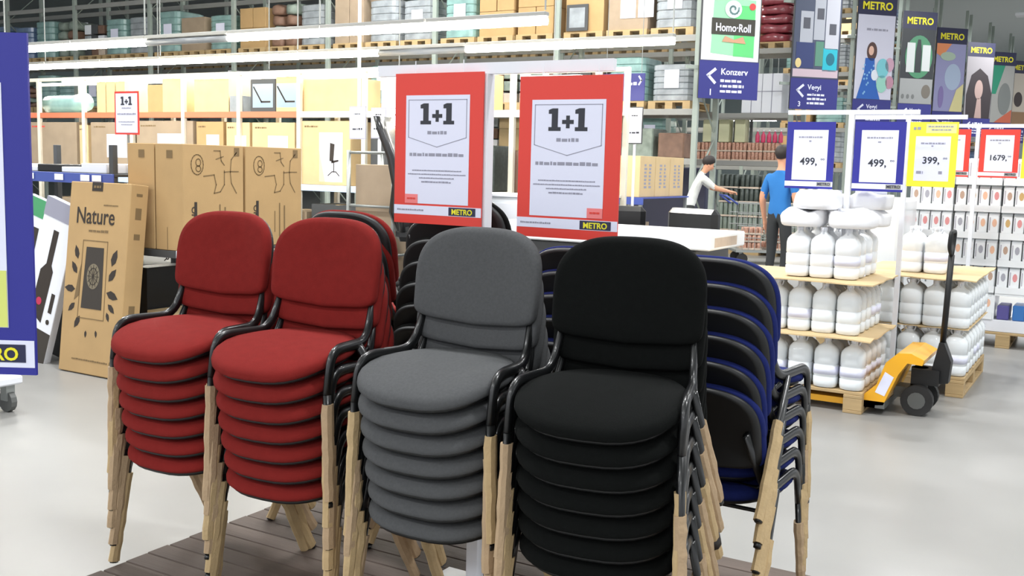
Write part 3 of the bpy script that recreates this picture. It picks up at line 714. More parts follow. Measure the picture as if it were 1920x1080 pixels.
def grid_jugs(x0, x1, nx, y0, y1, ny, z, words, group, rng, m=None, full=False):
    for j in range(ny):
        for i in range(nx):
            if full or j <= 1 or i >= nx-2 or i == 0 and nx < 6:
                x = x0+(x1-x0)*(i+.5)/nx; y = y0+(y1-y0)*(j+.5)/ny
                jug(f'{words}, {["front", "second", "third", "fourth", "fifth", "sixth", "rear"][j]} row, {COLN[i]} from the left', x, y, z, group, rng.random() < .3, m, rng.choice((0, pi/2)), min((x1-x0)/nx, (y1-y0)/ny)/.1585)
rj = random.Random(4); COLN = ['first', 'second', 'third', 'fourth', 'fifth', 'sixth', 'seventh']
grid_jugs(PX0, PX1, 7, PY0, PY1, 5, .146, 'clear jug, bottom layer of left stack', 'bottom layer jugs of the left stack', rj)
sheet('wavy cardboard sheet over the bottom layer of the left stack', -1.93, 7.16, 1.24, .86, .492, 1)
grid_jugs(PX0+.02, PX1-.06, 7, PY0+.03, PY1, 5, .502, 'clear jug, second layer of left stack', 'second layer jugs of the left stack', rj)
sheet('wavy cardboard sheet over the second layer of the left stack', -1.93, 7.17, 1.22, .84, .848, 2)
def sack(label, x, y, z, sx, sy, sz, group, rz=0, m=None):
    r = random.Random(int(abs(x*991+z*77+y*13))); out = [(sx/2*sgp(cos(2*pi*k/24), .6), sy/2*sgp(sin(2*pi*k/24), .6)) for k in range(24)]
    ph = [r.uniform(0, 6) for _ in range(3)]
    def mp(x_, y_, w): return (x_*(1+.04*sin(5*w/sz+ph[0])), y_*(1+.05*sin(7*x_/sx+ph[1])), w+.02*sin(9*x_/sx+ph[2])*w/sz)
    spec = [(.88, 0), (.97, .08*sz), (1, .25*sz), (1, .65*sz), (.95, .85*sz), (.8, .96*sz), (.4, sz)]
    v, f, s_ = rings(out, spec, mp)
    t = thing('white_sack', label, 'sack', (x, y, z), (0, 0, rz), group); part('body', (v, f), m or m_sack, t, True)
    part('seam', sweep([(-sx*.36, 0, sz*.97), (0, 0, sz*1.01), (sx*.36, 0, sz*.97)], .008, .012, 6), m_white, t, True)
    return t
grid_jugs(-1.93, -1.45, 3, 6.85, 7.17, 2, .862, 'white jug on top of left stack', 'white jugs on top of the left stack', rj, m_film, True)
grid_jugs(-1.9, -1.45, 3, 7.2, 7.55, 2, .862, 'rear white jug on top of left stack', 'rear white jugs on top of the left stack', rj, m_film, True)
for k, (x, y, z, l) in enumerate([(-1.84, 6.99, 1.196, 'front left white sack of the lower tier on the white jugs'), (-1.52, 6.99, 1.196, 'front right white sack of the lower tier on the white jugs'), (-1.84, 7.39, 1.196, 'rear left white sack of the lower tier on the white jugs'), (-1.51, 7.39, 1.196, 'rear right white sack of the lower tier on the white jugs'), (-1.76, 7.0, 1.312, 'front upper white sack, topmost of the left water stack'), (-1.8, 7.38, 1.312, 'rear upper white sack left of the sign post'), (-1.5, 7.38, 1.312, 'rear upper white sack right of the sign post')]):
    sack(l, x, y, z, .29, .33, .115, 'white sacks on the left water stack')
pallet('wooden pallet under the right water stack', -1.26, 8.35, .8, 1.2)
grid_jugs(-1.66, -.86, 5, 7.76, 8.95, 7, .146, 'clear jug, bottom layer of right stack', 'bottom layer jugs of the right stack', rj)
tag(O('cardboard_sheet', rbox(.8, 1.18, .004, m_card2, 0), None, (-1.26, 8.355, .4805)), 'thin cardboard sheet between the layers of the right stack', 'cardboard sheet')
grid_jugs(-1.66, -.86, 5, 7.76, 8.95, 7, .486, 'clear jug, upper layer of right stack', 'upper layer jugs of the right stack', rj)
sheet('flat cardboard sheet on top of the right water stack', -1.26, 8.36, .86, 1.26, .834, 3)
grid_jugs(-1.4, -1.06, 2, 7.95, 8.27, 2, .846, 'white jug on right cardboard sheet', 'four white jugs on the right stack', rj, m_film, True)
tag(O('wrapped_load', rbox(.62, .8, 1.2, m_film, .03), None, (-1.93, 9.62, .15)), 'white wrapped load standing behind the left water stack', 'pallet load'); pallet('wooden pallet under the white wrapped load', -1.93, 9.62, .66, .86)

# pallet truck, forks under the left pallet
t = thing('pallet_truck', 'yellow hand pallet truck between the two water stacks', 'pallet truck', (-1.1, 7.12, 0))
for y in (-.2, .2): part('fork', boxg(-1.25, -.18, y-.07, y+.07, .045, .085), m_jack, t)
def side_plate(pts, y0, y1):
    n = len(pts); v = [(x, y0, z) for x, z in pts]+[(x, y1, z) for x, z in pts]
    f = [tuple(range(n)), tuple(range(2*n-1, n-1, -1))]+[(i, i+n, (i+1) % n+n, (i+1) % n) for i in range(n)]; return v, f
body = [(-.27, .05), (-.13, .07), (-.05, .28), (.0, .36), (.09, .355), (.1, .39), (.02, .425), (-.06, .42), (-.13, .35), (-.18, .2), (-.26, .12)]
part('body', side_plate(body, -.27, .27), m_jack, t); part('decal', side_plate([(-.185, .15), (-.125, .13), (-.075, .26), (-.13, .29)], -.2715, -.2705), m_paper, t)
part('fork_heel', boxg(-.27, -.12, -.27, .27, .045, .09), m_rim, t)
part('pump', sweep([(.04, 0, .12), (.04, 0, .3)], .055, .055, 12), m_shell, t, True); part('pump_block', boxg(.0, .17, -.09, .09, .2, .3), m_shell, t)
for y in (-.11, .11):
    wv = part('steer_wheel', sweep([(.05, y-.03, .1), (.05, y+.03, .1)], .1, .1, 20), m_rubber, t); part('hub', sweep([(.05, y-.033, .1), (.05, y+.033, .1)], .055, .055, 14), m_rim, wv)
part('axle_bracket', boxg(-.1, .06, -.08, .08, .1, .17), m_rim, t)
part('handle_yoke', side_plate([(.1, .2), (.22, .22), (.23, .36), (.18, .48), (.15, .48), (.12, .32)], -.05, .05), m_shell, t)
part('handle_bar', sweep([(.165, 0, .46), (.178, 0, 1.05)], .019, .019, 10), m_shell, t, True)
part('grip', sweep(fillet([(.178, 0, 1.04), (.17, -.075, 1.1), (.175, -.075, 1.2), (.18, .075, 1.2), (.175, .075, 1.1), (.178, 0, 1.04)], .03, 4), .013, .013, 8), m_shell, t, True)

# trays of white cartons
pallet('wooden pallet under the trays of white cartons', -.85, 10.75, 1.9, .9)
tag(O('display_plinth', rbox(1.86, .86, .11, m_white, .004), None, (-.85, 10.75, .146)), 'low white plinth under the trays of white cartons', 'plinth')
SPOT = [mat('spot_peach', (238, 190, 160), .6), mat('spot_rose', (224, 150, 150), .6), mat('spot_brown', (190, 160, 140), .6), mat('spot_grey', (170, 170, 180), .6), mat('spot_gold', (206, 170, 110), .6)]
rows = 6; tw = .40
for r_ in range(rows):
    for c_ in range(5):
        z = .257+r_*.245; x = -1.75+tw*(c_+.5)
        if r_ == 0 and c_ >= 2:
            continue
        off = .012*((r_+c_) % 3-1)
        where = f'{["bottom", "second", "third", "fourth", "fifth", "top"][r_]} tier, {["leftmost", "second", "middle", "fourth", "rightmost"][c_]} column of the carton wall'
        where2 = where.replace(' of the carton wall', '')
        t = thing('carton_tray', f'white tray, {where}', 'tray', (x, 10.52+off, z)); O('tray_floor', rbox(tw-.012, .42, .008, m_film, 0), t); part('front_lip', boxg(-tw/2+.006, tw/2-.006, -.215, -.205, 0, .06), m_film, t); part('back_lip', boxg(-tw/2+.006, tw/2-.006, .205, .215, 0, .06), m_film, t)
        for s in (-1, 1): part('side_lip', boxg(s*(tw/2-.008)-.003, s*(tw/2-.008)+.003, -.21, .21, 0, .06), m_film, t)
        for i in range(4):
            for j in range(2):
                g = thing('white_carton', f'white drink carton, {["front", "back"][j]} {COLN[i]} in its tray, {where2}', 'drink carton', (x-tw/2+.055+i*.097, 10.37+off+j*.2, z+.0085), group=f'white cartons, {where}')
                O('body', rbox(.086, .09, .205, m_film, .006), g); O('gable', cached('gable', m_film, lambda: ([(-.043, -.045, .205), (.043, -.045, .205), (.043, .045, .205), (-.043, .045, .205), (-.043, 0, .232), (.043, 0, .232)], [(0, 1, 5, 4), (2, 3, 4, 5), (1, 2, 5), (3, 0, 4), (3, 2, 1, 0)], False)), g)
                sp = RND.choice(SPOT); O('spot_print', cached(('spot', 0), sp, lambda: (*poly(ell(.008, .14, .02, .038, 10), -.0452), False)), g)
                O('cap_print', cached(('line', 0), mat('pale_grey_print', (186, 184, 194), .7), lambda: (*poly(rect(-.036, -.026, .07, .19), -.0452), False)), g)
for k in range(5):
    tag(O('blue_pack', rbox(.1, .3, .13+.01*(k % 2), m_bluebox if k % 2 else mat('violet_pack', (90, 84, 150), .5), .008), None, (-.87+.13*k, 10.5, .257)), f'{["leftmost", "second", "third", "fourth", "rightmost"][k]} coloured pack under the carton wall', 'pack', 'packs under the carton wall')
for c_ in (2, 3, 4): tag(O('support_shelf', rbox(.39, .44, .02, m_film, 0), None, (-1.75+tw*(c_+.5), 10.52, .4805)), f'white support shelf above the coloured packs, {["left", "middle", "right"][c_-2]} one', 'shelf')
part_post = tag(O('shelf_post', rbox(.03, .4, .225, m_film, 0), None, (-.955, 10.52, .256)), 'white divider left of the coloured packs', 'divider')

# price signs on T stands at the right
def price_sign(label, x, y, z, w, h, mb_, price, small='oo', strip=True, inset=.14):
    t = frame_sign(label, (x, y, z), w, h, mb_, name='price_sign'); zb = .13*h if strip else .09*h
    part('paper', poly(rect(-w/2*(1-inset*2), w/2*(1-inset*2), zb, .88*h if strip else .78*h), -.0032), m_paper, t)
    if price: text(price, w*.21, m_txt, t, -.02*w, .36*h, -.0048, .02); text(small, w*.08, m_txt, t, .27*w, .43*h, -.0048)
    smudge_lines(t, [(-.25*w, .25*w, .76*h if strip else .66*h, .012), (-.03*w, .03*w, .70*h if strip else .62*h, .012)], -.0045, m_ink3, int(abs(x)*100))
    if strip:
        part('white_strip', poly(rect(-w/2, w/2, .035*h, .11*h), -.0032), m_paper, t); part('logo_panel', poly(rect(.17*w, .47*w, .042*h, .103*h), -.0045), mat('grey_logo', (150, 150, 140), .6), t)
        text('METRO', w*.08, m_logobg, t, .32*w, .055*h, -.006, .02)
    else:
        part('top_band', poly(rect(-.16*w, .46*w, .83*h, .97*h), -.0032), mat('pale_yellow', (250, 246, 150), .6), t); smudge_lines(t, [(-.12*w, .4*w, .92*h, .01), (-.05*w, .35*w, .87*h, .01), (-.42*w, -.26*w, .88*h, .02)], -.0045, m_ink3, 6)
        smudge_lines(t, [(-.31*w, -.17*w, .2*h, .02), (.15*w, .25*w, .2*h, .02)], -.0045, m_ink3, 19)
    return t
price_sign('blue framed price sign 499, left of the two', -1.875, 7.16, 1.442, .326, .454, m_navysign, '499,')
price_sign('blue framed price sign 499, right of the white post', -1.421, 7.16, 1.438, .326, .459, m_navysign, '499,')
t_stand('white T-shaped stand with the two blue 499 signs', (-1.615, 7.185, .86), -.43, .43, 1.086, post=.035, bar=.03)
price_sign('yellow framed price sign 399 beside the blue signs', -1.165, 7.66, 1.475, .315, .445, m_yellow, '399,', strip=False)
tag(part('yellow_sign_edge', boxg(-.03, .03, -.004, .004, 0, .42), m_yellow, None, False, (-1.645, 7.66, 1.49)), 'narrow yellow card behind the left blue sign', 'sign')
t_stand('white T-shaped stand with the yellow 399 sign', (-1.34, 7.685, 0), -.4, .38, 1.94, post=.032, bar=.03)
for k, (x, l) in enumerate([(-1.30, 'red framed price sign half hidden behind the yellow sign'), (-.925, 'red framed price sign 1679 at the right edge')]):
    price_sign(l, x, 9.5, 1.55, .3, .4, m_signred, '1679,' if k else '')
price_sign('yellow framed price sign cut by the right picture edge', -.62, 9.5, 1.55, .26, .4, m_yellow, '', strip=False)
t_stand('white T-shaped stand with the red price signs', (-1.1, 9.53, 0), -.45, .7, 1.965, post=.03, bar=.03)

# ------------------------------------------------------------------ people and the big trolley
t = thing('person', 'person in blue T-shirt and dark trousers standing with back turned', 'person', (-3.86, 13.4, 0), (0, 0, radians(165)))
def dress(t, body, L, sc, mh, eyes=True):
    O('body', body, t, scale=(sc, sc, sc))
    hv, hf = lathe([(.02, -.06), (.082, -.05), (.096, .0), (.09, .045), (.06, .085), (.01, .1)], 14)
    c = Vector(L(0, 0, 1.70)); o = O('hair', mesh('hair', hv, hf, mh, True), t, tuple(c*sc), (-.35, 0, 0), (.97*sc, 1.12*sc, sc))
    for s in (-1, 1):
        p = Vector(L(s*.032, -.112, 1.665)); O('eye', cached('eye', m_ink, lambda: (*lathe([(.002, -.006), (.008, 0), (.002, .006)], 8), True)), t, tuple(p*sc))
    p = Vector(L(0, -.112, 1.585)); O('mouth', cached('mouth', mat('lip', (150, 80, 76), .6), lambda: (*boxg(-.022, .022, -.004, .004, -.004, .004), False)), t, tuple(p*sc))
dress(t, BLUE_MAN, lambda x, y, z: (x, y, z), 1.06, m_hair)
CA = (-6.35, 16.6); FD = radians(30.5)
t = thing('person', 'person in pale grey T-shirt leaning on the trolley handle', 'person', (*CA, 0), (0, 0, FD+pi/2)); dress(t, GREY_MAN, Ln, 1.04, m_hair)
t = thing('shopping_trolley', 'large wire shopping trolley full of tins pushed by the leaning person', 'trolley', (CA[0]+1.38*cos(FD), CA[1]+1.38*sin(FD), 0), (0, 0, FD))
part('platform', boxg(-.6, .62, -.32, .32, .2, .24), m_steel, t)
mb = MB()
for z in (.45, .65, .85, 1.02):
    mb.add(sweep([(-.6, -.32, z), (.62, -.32, z-.02), (.62, .32, z-.02), (-.6, .32, z)], .008, .008, 5))
part('horizontal_wires', mb, m_steel, t)
for k in range(13):
    x = -.6+1.22*k/12
    for y in (-.32, .32): part('upright_wire', sweep([(x, y, .24), (x, y, 1.02)], .005, .005, 5), m_steel, t)
part('handle', sweep(fillet([(-.6, -.3, 1.0), (-.8, -.3, 1.14), (-.8, .3, 1.14), (-.6, .3, 1.0)], .05), .016, .016, 8), m_blue, t, True)
for x in (-.48, .5):
    for y in (-.27, .27): w_ = part('wheel', sweep([(x, y-.02, .09), (x, y+.02, .09)], .09, .09, 14), m_rubber, t); part('fork', sweep([(x, y, .09), (x-.03, y, .2)], .03, .012, 6), m_steel, w_)
def tin_pack(label, loc, rz, nx, ny, m, group, r=.04, h=.11):
    t = thing('tin_pack', label, 'tin pack', loc, (0, 0, rz), group); mb = MB()
    for i in range(nx):
        for j in range(ny):
            v, f = lathe([(r*.9, 0), (r, .005), (r, h-.005), (r*.9, h)], 8); mb.add(([(a+(i-(nx-1)/2)*2.04*r, b+(j-(ny-1)/2)*2.04*r, c+.008) for a, b, c in v], f))
    o = part('tins', mb, m, t, True); o['kind'] = 'stuff'
    part('tray', boxg(-nx*r*1.02, nx*r*1.02, -ny*r*1.02, ny*r*1.02, 0, .03), m_crate, t)
tc_ = (CA[0]+1.38*cos(FD), CA[1]+1.38*sin(FD))
for k, (lx, ly, z) in enumerate([(-.32, -.12, .242), (.12, -.12, .242), (.44, -.12, .242), (-.32, -.12, .37), (.12, -.12, .37), (-.3, -.12, .498), (.1, -.12, .498), (-.3, .16, .242), (.1, .16, .242)]):
    tin_pack(['lower rear', 'lower middle', 'lower front', 'second-level rear', 'second-level middle', 'upper rear', 'upper front', 'far lower rear', 'far lower middle'][k]+' tray of rust-red tins in the trolley', (tc_[0]+lx*cos(FD)-ly*sin(FD), tc_[1]+lx*sin(FD)+ly*cos(FD), z), FD, 4 if k != 2 else 3, 3, m_cans, 'tin trays in the trolley')

# ------------------------------------------------------------------ pallet racking
BAY = 2.8
def rack(label, y, xr, nb, levels, h, dep=1.1, det=True):
    t = thing('pallet_rack', label, 'pallet rack', (xr, y, 0))
    pm = rbox(.1, .08, h, m_rack, .006); bm_ = rbox(BAY-.1, .05, .11, m_rackd, .004)
    br = cached(('brace', dep), m_rack, lambda: (*sweep([(0, 0, 0), (0, dep-.08, .9)], .018, .012, 5), False)); br2 = cached(('brace2', dep), m_rack, lambda: (*sweep([(0, dep-.08, 0), (0, 0, .9)], .018, .012, 5), False))
    for k in range(nb+1):
        for yy in (0, dep-.08): O('upright', pm, t, (-BAY*k, yy, 0))
        for q in range(int(h/.95)): O('brace', br if q % 2 else br2, t, (-BAY*k, .02, .3+q*.95))
    for k in range(nb):
        for z in levels:
            O('beam', bm_, t, (-BAY*(k+.5), 0, z-.11)); O('beam', bm_, t, (-BAY*(k+.5), dep-.08, z-.11))
    return t
YR = 17.4; XR = -6.6
rack('long tall pallet rack across the back left, nearest of the racks', YR, XR, 8, [1.75, 2.62, 3.9, 5.3], 7.2)
rr = random.Random(21)
def sheet_of_paper(label, x, y, z, w=.3, h=.4):
    return tag(part('paper_sheet', boxg(-w/2, w/2, -.003, .0, 0, h), m_paper, None, False, (x, y, z)), label, 'paper sheet')
BN = ['first', 'second', 'third', 'fourth', 'fifth', 'sixth', 'seventh', 'eighth']
def load(x, y, z, kind, where, h, detail=False):
    pallet(f'wooden pallet, {where}', x, y, .8, 1.0, z, detail)
    zb = z+.146
    if kind == 'carton':
        cols = {0: m_card, 1: m_card2, 2: m_card3}; m = cols[rr.choice((0, 0, 1, 2))]
        n = rr.choice((1, 2)); hh = h/n
        for i in range(n):
            for s in ((-1, 1) if rr.random() < .5 else (0,)):
                w_ = .38 if s else .78; tier = ('lower', 'upper')[i] if n > 1 else 'tall'; tier += {-1: ' left', 0: '', 1: ' right'}[s]
                tag(O('carton', rbox(w_, .9, hh-.006, m, .006), None, (x+s*.2, y, zb+i*hh)), f'{tier} brown carton, {where}', 'carton', f'cartons, {where}')
    elif kind == 'wrap' or kind == 'teal' or kind == 'blue':
        m = {'wrap': m_wrap, 'teal': m_teal, 'blue': m_bluefilm}[kind]
        t = thing('wrapped_load', f'{dict(wrap="grey", teal="teal", blue="blue")[kind]} film-wrapped load, {where}', 'pallet load', (x, y, zb)); out = [(.39*sgp(cos(2*pi*k/20), .4), .45*sgp(sin(2*pi*k/20), .4)) for k in range(20)]
        n = 6; spec = []
        for k in range(n):
            spec += [(1, h*(k+.08)/n), (1.0, h*(k+.85)/n), (.965, h*(k+.97)/n)]
        spec[-1] = (.9, h)
        v, f, _ = rings(out, spec, lambda a, b, w_: (a, b, w_)); part('film', (v, f), m, t)
        if rr.random() < .6: part('paper_sheet', boxg(-.12, .16, -.458, -.4565, h*.35, h*.35+.32), m_paper, t)
    elif kind == 'bale':
        n = 4
        for i in range(n):
            for s in (-1, 1): sack(f'{["lowest", "second", "third", "top"][i]} {"left" if s < 0 else "right"} bale, {where}', x+s*.2, y, zb+i*h/n, .39, .85, h/n-.004, f'bales, {where}', 0, rr.choice((m_browngoods, m_greengoods)))
    elif kind == 'goods':
        for i in range(3):
            for s in (-1, 0, 1):
                hh = h/3*rr.uniform(.7, .95); tag(O('goods_box', rbox(.24, .7, hh, rr.choice((m_greengoods, m_wrap, m_crate, m_browngoods, m_white, m_dark)), .008), None, (x+s*.26, y, zb) if i == 0 else (x+s*.26, y, zb+i*h/3)), f'{["low", "middle", "top"][i]} {["left", "centre", "right"][s+1]} box, {where}', 'box', f'mixed boxes, {where}') if i == 0 or True else None
PLAN = {(0, 3.9): ['wrap', 'carton', 'carton'], (1, 3.9): ['carton', 'carton', 'teal'], (2, 3.9): ['wrap', 'wrap', 'carton'], (3, 3.9): ['wrap', 'bale', 'carton'], (4, 3.9): ['teal', 'carton', 'teal'], (5, 3.9): ['wrap', 'teal', 'goods'], (6, 3.9): ['bale', 'teal', 'blue'], (7, 3.9): ['blue', 'wrap', 'wrap']}
for b in range(8):
    for z in (2.62, 3.9):
        kinds = PLAN.get((b, z)) or [rr.choice(('goods', 'wrap', 'bale', 'teal', 'carton', 'goods')) for _ in range(3)]
        for i, kd in enumerate(kinds):
            x = XR-BAY*b-.52-.88*i
            where = f'{["right", "middle", "left"][i]} of {BN[b]} bay from the right, {"lower" if z < 3 else "upper"} level of nearest rack'
            load(x, YR+.52, z, kd, where, rr.uniform(.75, 1.05) if z > 3 else rr.uniform(.5, .85))
sheet_of_paper('white paper sheet on the right carton high in the rack, left of two', -8.0, YR+.065, 4.25); sheet_of_paper('white paper sheet on the right carton high in the rack, right of two', -7.65, YR+.065, 4.25)
t = thing('framed_panel', 'dark framed grey panel leaning on a high carton', 'panel', (-9.0, YR+.0, 4.06)); part('frame', boxg(-.22, .22, 0, .03, 0, .48), m_dark, t); part('panel', poly(rect(-.16, .16, .06, .42), -.001), m_wrap, t)
# display goods at eye level in the rack, right end
for k, (x, m, l) in enumerate([(-7.1, m_browngoods, 'brown goods box at the right end of the eye-level shelf'), (-7.7, m_greengoods, 'grey-green goods box on the eye-level shelf'), (-8.3, m_dark, 'dark goods box on the eye-level shelf'), (-8.9, m_greengoods, 'grey-green goods box at the left of the first bay shelf')]):
    tag(O('goods_box', rbox(.5, .7, .45+.08*(k % 2), m, .02), None, (x, YR+.5, 1.752)), l, 'box')
# second rack and those beyond
rack('second pallet rack behind the nearest one, red packs at its end', 22.3, -6.3, 8, [1.78, 2.82, 4.2], 7.0)
RY = [28, 32.2, 35.6, 39, 42, 45.5]
RX = [-6.4, -6.05, -5.7, -5.3, -4.9, -4.5]; RY = [28, 32.2, 36.1, 40.3, 43.6, 47.1]
for k, y in enumerate(RY): rack(f'{["third", "fourth", "fifth", "sixth", "seventh", "farthest"][k]} pallet rack, seen between the hanging banners', y, RX[k], 2, [1.7, 2.75, 4.2, 5.7], 7.4)
for b in range(8):
    for z in ((1.78, 4.2) if b > 0 else (4.2,)):
        for i in range(3):
            kd = rr.choice(('wrap', 'carton', 'bale', 'teal', 'goods')); x = -6.3-BAY*b-.52-.88*i
            if b == 0 and i == 0 and z == 4.2: kd = 'red'
            where = f'{["right", "middle", "left"][i]} of {BN[b]} bay, {"low" if z < 3 else "high"} level of second rack'
            if kd == 'red':
                pallet('wooden pallet under the dark red packs in the second rack', x, 22.85, .8, 1.0, z, False)
                for q in range(5): sack(['bottom', 'second', 'third', 'fourth', 'top'][q]+' dark red shiny pack beside the first banner', x, 22.85, z+.146+q*.2, .78, .9, .196, 'red packs in the second rack', 0, m_redfilm)
            else: load(x, 22.85, z, kd, where, rr.uniform(.7, 1.1))
for i, x in enumerate((-6.75, -7.2)):
    t = thing('white_crate_stack', ['right white carton block with dark cross lines under the first banner level', 'left white carton block with dark cross lines under the first banner level'][i], 'carton', (x, 22.8, 2.822)); O('box', rbox(.44, .9, .85, m_white, .01), t); part('strap', MB().box(-.222, .222, -.456, -.452, .46, .475).box(-.008, .008, -.456, -.452, 0, .85), m_ink3, t)
for i in range(3):
    t = thing('tall_pale_box', ['left', 'middle', 'right'][i]+' of three tall yellowish boxes below the first banner', 'box', (-8.2+.37*i, 22.6, 2.19)); O('box', rbox(.24, .3, .5, mat('yellowish_box', (206, 206, 170), .6), .01), t); O('dark_back', rbox(.05, .05, .5, m_dark, 0), t, (.18, .1, 0))
r2 = random.Random(9)
for i in range(6):
    for q in range(2):
        tin_pack(f'tray of reddish tins on second rack, {["lower", "upper"][q]} tier, {COLN[i]} from the rack end', (-6.75-.36*i, 22.6, 1.782+.204*q), 0, 4, 3, m_cans, 'tin trays on the second rack', .042, .19)
for i in range(5):
    t = thing('pink_bottle', f'{["rightmost", "second", "third", "fourth", "leftmost"][i]} pink bottle above the tin trays', 'bottle', (-6.56-.13*i, 22.55, 2.19)); O('body', cached('pinkb', m_pinkb, lambda: (*lathe([(.045, 0), (.05, .02), (.05, .16), (.02, .21), (.018, .25)], 10), True)), t); O('cap', cached('pinkc', m_white, lambda: (*lathe([(.022, .24), (.022, .28)], 8), True)), t)
for i in range(4):
    for q in range(5):
        tin_pack(f'crate of green bottles behind the people, {["bottom", "second", "third", "fourth", "top"][q]} tier, {["right", "second", "third", "left"][i]} column', (-5.3-.4*i, 19.2, .15+.27*q), 0, 4, 3, m_darkgoods if q > 2 else m_greengoods, 'crates of green bottles', .045, .25)
for i in range(2): pallet(['right', 'left'][i]+' wooden pallet under the crates of green bottles', -5.5-.8*i, 19.25, .8, 1.0, 0, False)
tag(O('goods_cabinet', rbox(1.6, .6, 1.6, mat('dark_blue_cabinet', (52, 54, 78), .5), .02), None, (-8.2, 20.6, 0)), 'dark blue cabinet beyond the trolley', 'cabinet')
for k, y in enumerate(RY):
    for z in (1.7, 2.75, 4.2, 5.7):
        for i in range(2):
            kd = rr.choice(('wrap', 'carton', 'blue', 'teal')); load(RX[k]-.52-.88*i, y+.55, z, kd, f'{["right", "left"][i]} place, {["lowest", "second", "third", "top"][(1.7, 2.75, 4.2, 5.7).index(z)]} level of the {["third", "fourth", "fifth", "sixth", "seventh", "farthest"][k]} rack', rr.uniform(.55, .85))

# ------------------------------------------------------------------ hanging banners at the rack ends
def banner(label, loc, art, kind, number, z0=2.8, hp=2.15, W=1.13, head=True):
    t = thing('hanging_banner', label, 'banner', (loc[0], loc[1], z0), (0, 0, radians(45))); H = .66+hp+(.5 if head else 0)
    part('board', boxg(0, W, -.02, .02, 0, H), m_dark, t)
    part('direction_panel', poly(rect(0, W, 0, .65), -.0205, .003), mat('banner_navy', (50, 52, 128), .5), t)
    for q in (.5, 2.2): part('bracket', boxg(-.22, .1, .0205, .06, q, q+.06), m_rack, t)
    y = -.0245
    part('arrow', ribbon([(.26*W, .5), (.15*W, .4), (.26*W, .28)], .05, y, False, .003), m_paper, t)
    if kind: text(kind, .15, m_paper, t, .36*W, .42, y-.002, .02, 'LEFT')
    else: smudge_lines(t, [(.36*W, .72*W, .42, .1)], y, m_paper, 31)
    if number: text(number, .15, m_paper, t, .2*W, .06, y-.002, .02)
    smudge_lines(t, [(.36*W, .72*W, .29, .05), (.36*W, .76*W, .2, .05), (.36*W, .74*W, .11, .05)], y, m_paper, int(loc[1]))
    if head:
        part('header', poly(rect(0, W, .66+hp, H), -.0205, .003), m_logobg, t); text('METRO', .27, m_logo, t, W/2, .66+hp+.14, y-.002, .03)
    art(t, W, .66, hp, y); return t
def pic(t, pts, m, y, lvl=0): return part('picture_print', poly(pts, y+.004-.004*lvl, .003), m, t)
P = lambda n, c: mat('print_'+n, c, .55)
def art_rolls(t, W, z, h, y):
    pic(t, rect(0.02, W-.02, z, z+h), P('offwhite', (226, 230, 232)), y); pic(t, [(.17*W, z+.12), (.9*W, z+.06), (.9*W, z+1.05), (.2*W, z+1.08)], P('mint', (150, 206, 170)), y, 1)
    pic(t, rect(.55*W, .89*W, z+.08, z+.95), P('green', (96, 200, 120)), y, 2); pic(t, rect(.17*W, .9*W, z+.44, z+.72), P('olive_black', (60, 58, 50)), y, 3)
    pic(t, ell(.52*W, z+.88, .16, .15), P('pale', (206, 224, 224)), y, 4); part('swirl', ribbon([(.52*W+.1*cos(a)*(.3+a/9), z+.88+.1*sin(a)*(.3+a/9)) for a in [k*.5 for k in range(14)]], .03, y-.016, False, .003), P('steel', (120, 150, 150)), t)
    pic(t, ell(.84*W, z+.94, .06, .06), P('redmark', (220, 70, 70)), y, 4); text('Homo·Roll', .19, m_paper, t, .53*W, z+.5, y-.018, .02, sx=.8)
    pic(t, [(.35*W, z+.32), (.75*W, z+.3), (.7*W, z+.42), (.55*W, z+.36), (.4*W, z+.42)], P('salmon', (196, 150, 120)), y, 4)
def art_packs(t, W, z, h, y):
    pic(t, rect(0.02, W-.02, z, z+h), P('slate', (74, 82, 104)), y); text('METRO', .1, m_logo, t, .25*W, z+h-.16, y-.004, .02)
    for k, (a, b, c, d, n, col) in enumerate([(.12, .4, .72, 1.35, 'carton_grey', (176, 180, 190)), (.42, .66, .78, 1.7, 'carton_grey', (176, 180, 190)), (.68, .98, .6, 1.9, 'carton_light', (196, 198, 208)), (.05, .45, .2, .72, 'navy_pack', (50, 62, 110)), (.48, .66, .25, .75, 'green_pack', (90, 140, 120)), (.65, .97, .15, .62, 'cyan_pack', (40, 180, 200)), (.0, 1, .02, .18, 'pale_pink', (200, 180, 190))]):
        pic(t, rect(.03+a*(W-.06), .03+b*(W-.06), z+c*h/1.95, z+d*h/1.95), P(n, col), y, 1)
    for a, c in ((.2, 1.0), (.48, 1.2), (.75, .9)): pic(t, rect(a*W, (a+.14)*W, z+c*h/1.95, z+(c+.22)*h/1.95), P('dark_pack', (84, 86, 96)), y, 2)
    pic(t, ell(.8*W, z+.4*h/1.95, .1, .13), P('teal_dark', (30, 110, 130)), y, 2); pic(t, ell(.13*W, z+.3*h/1.95, .07, .1), P('sand', (220, 200, 140)), y, 2)
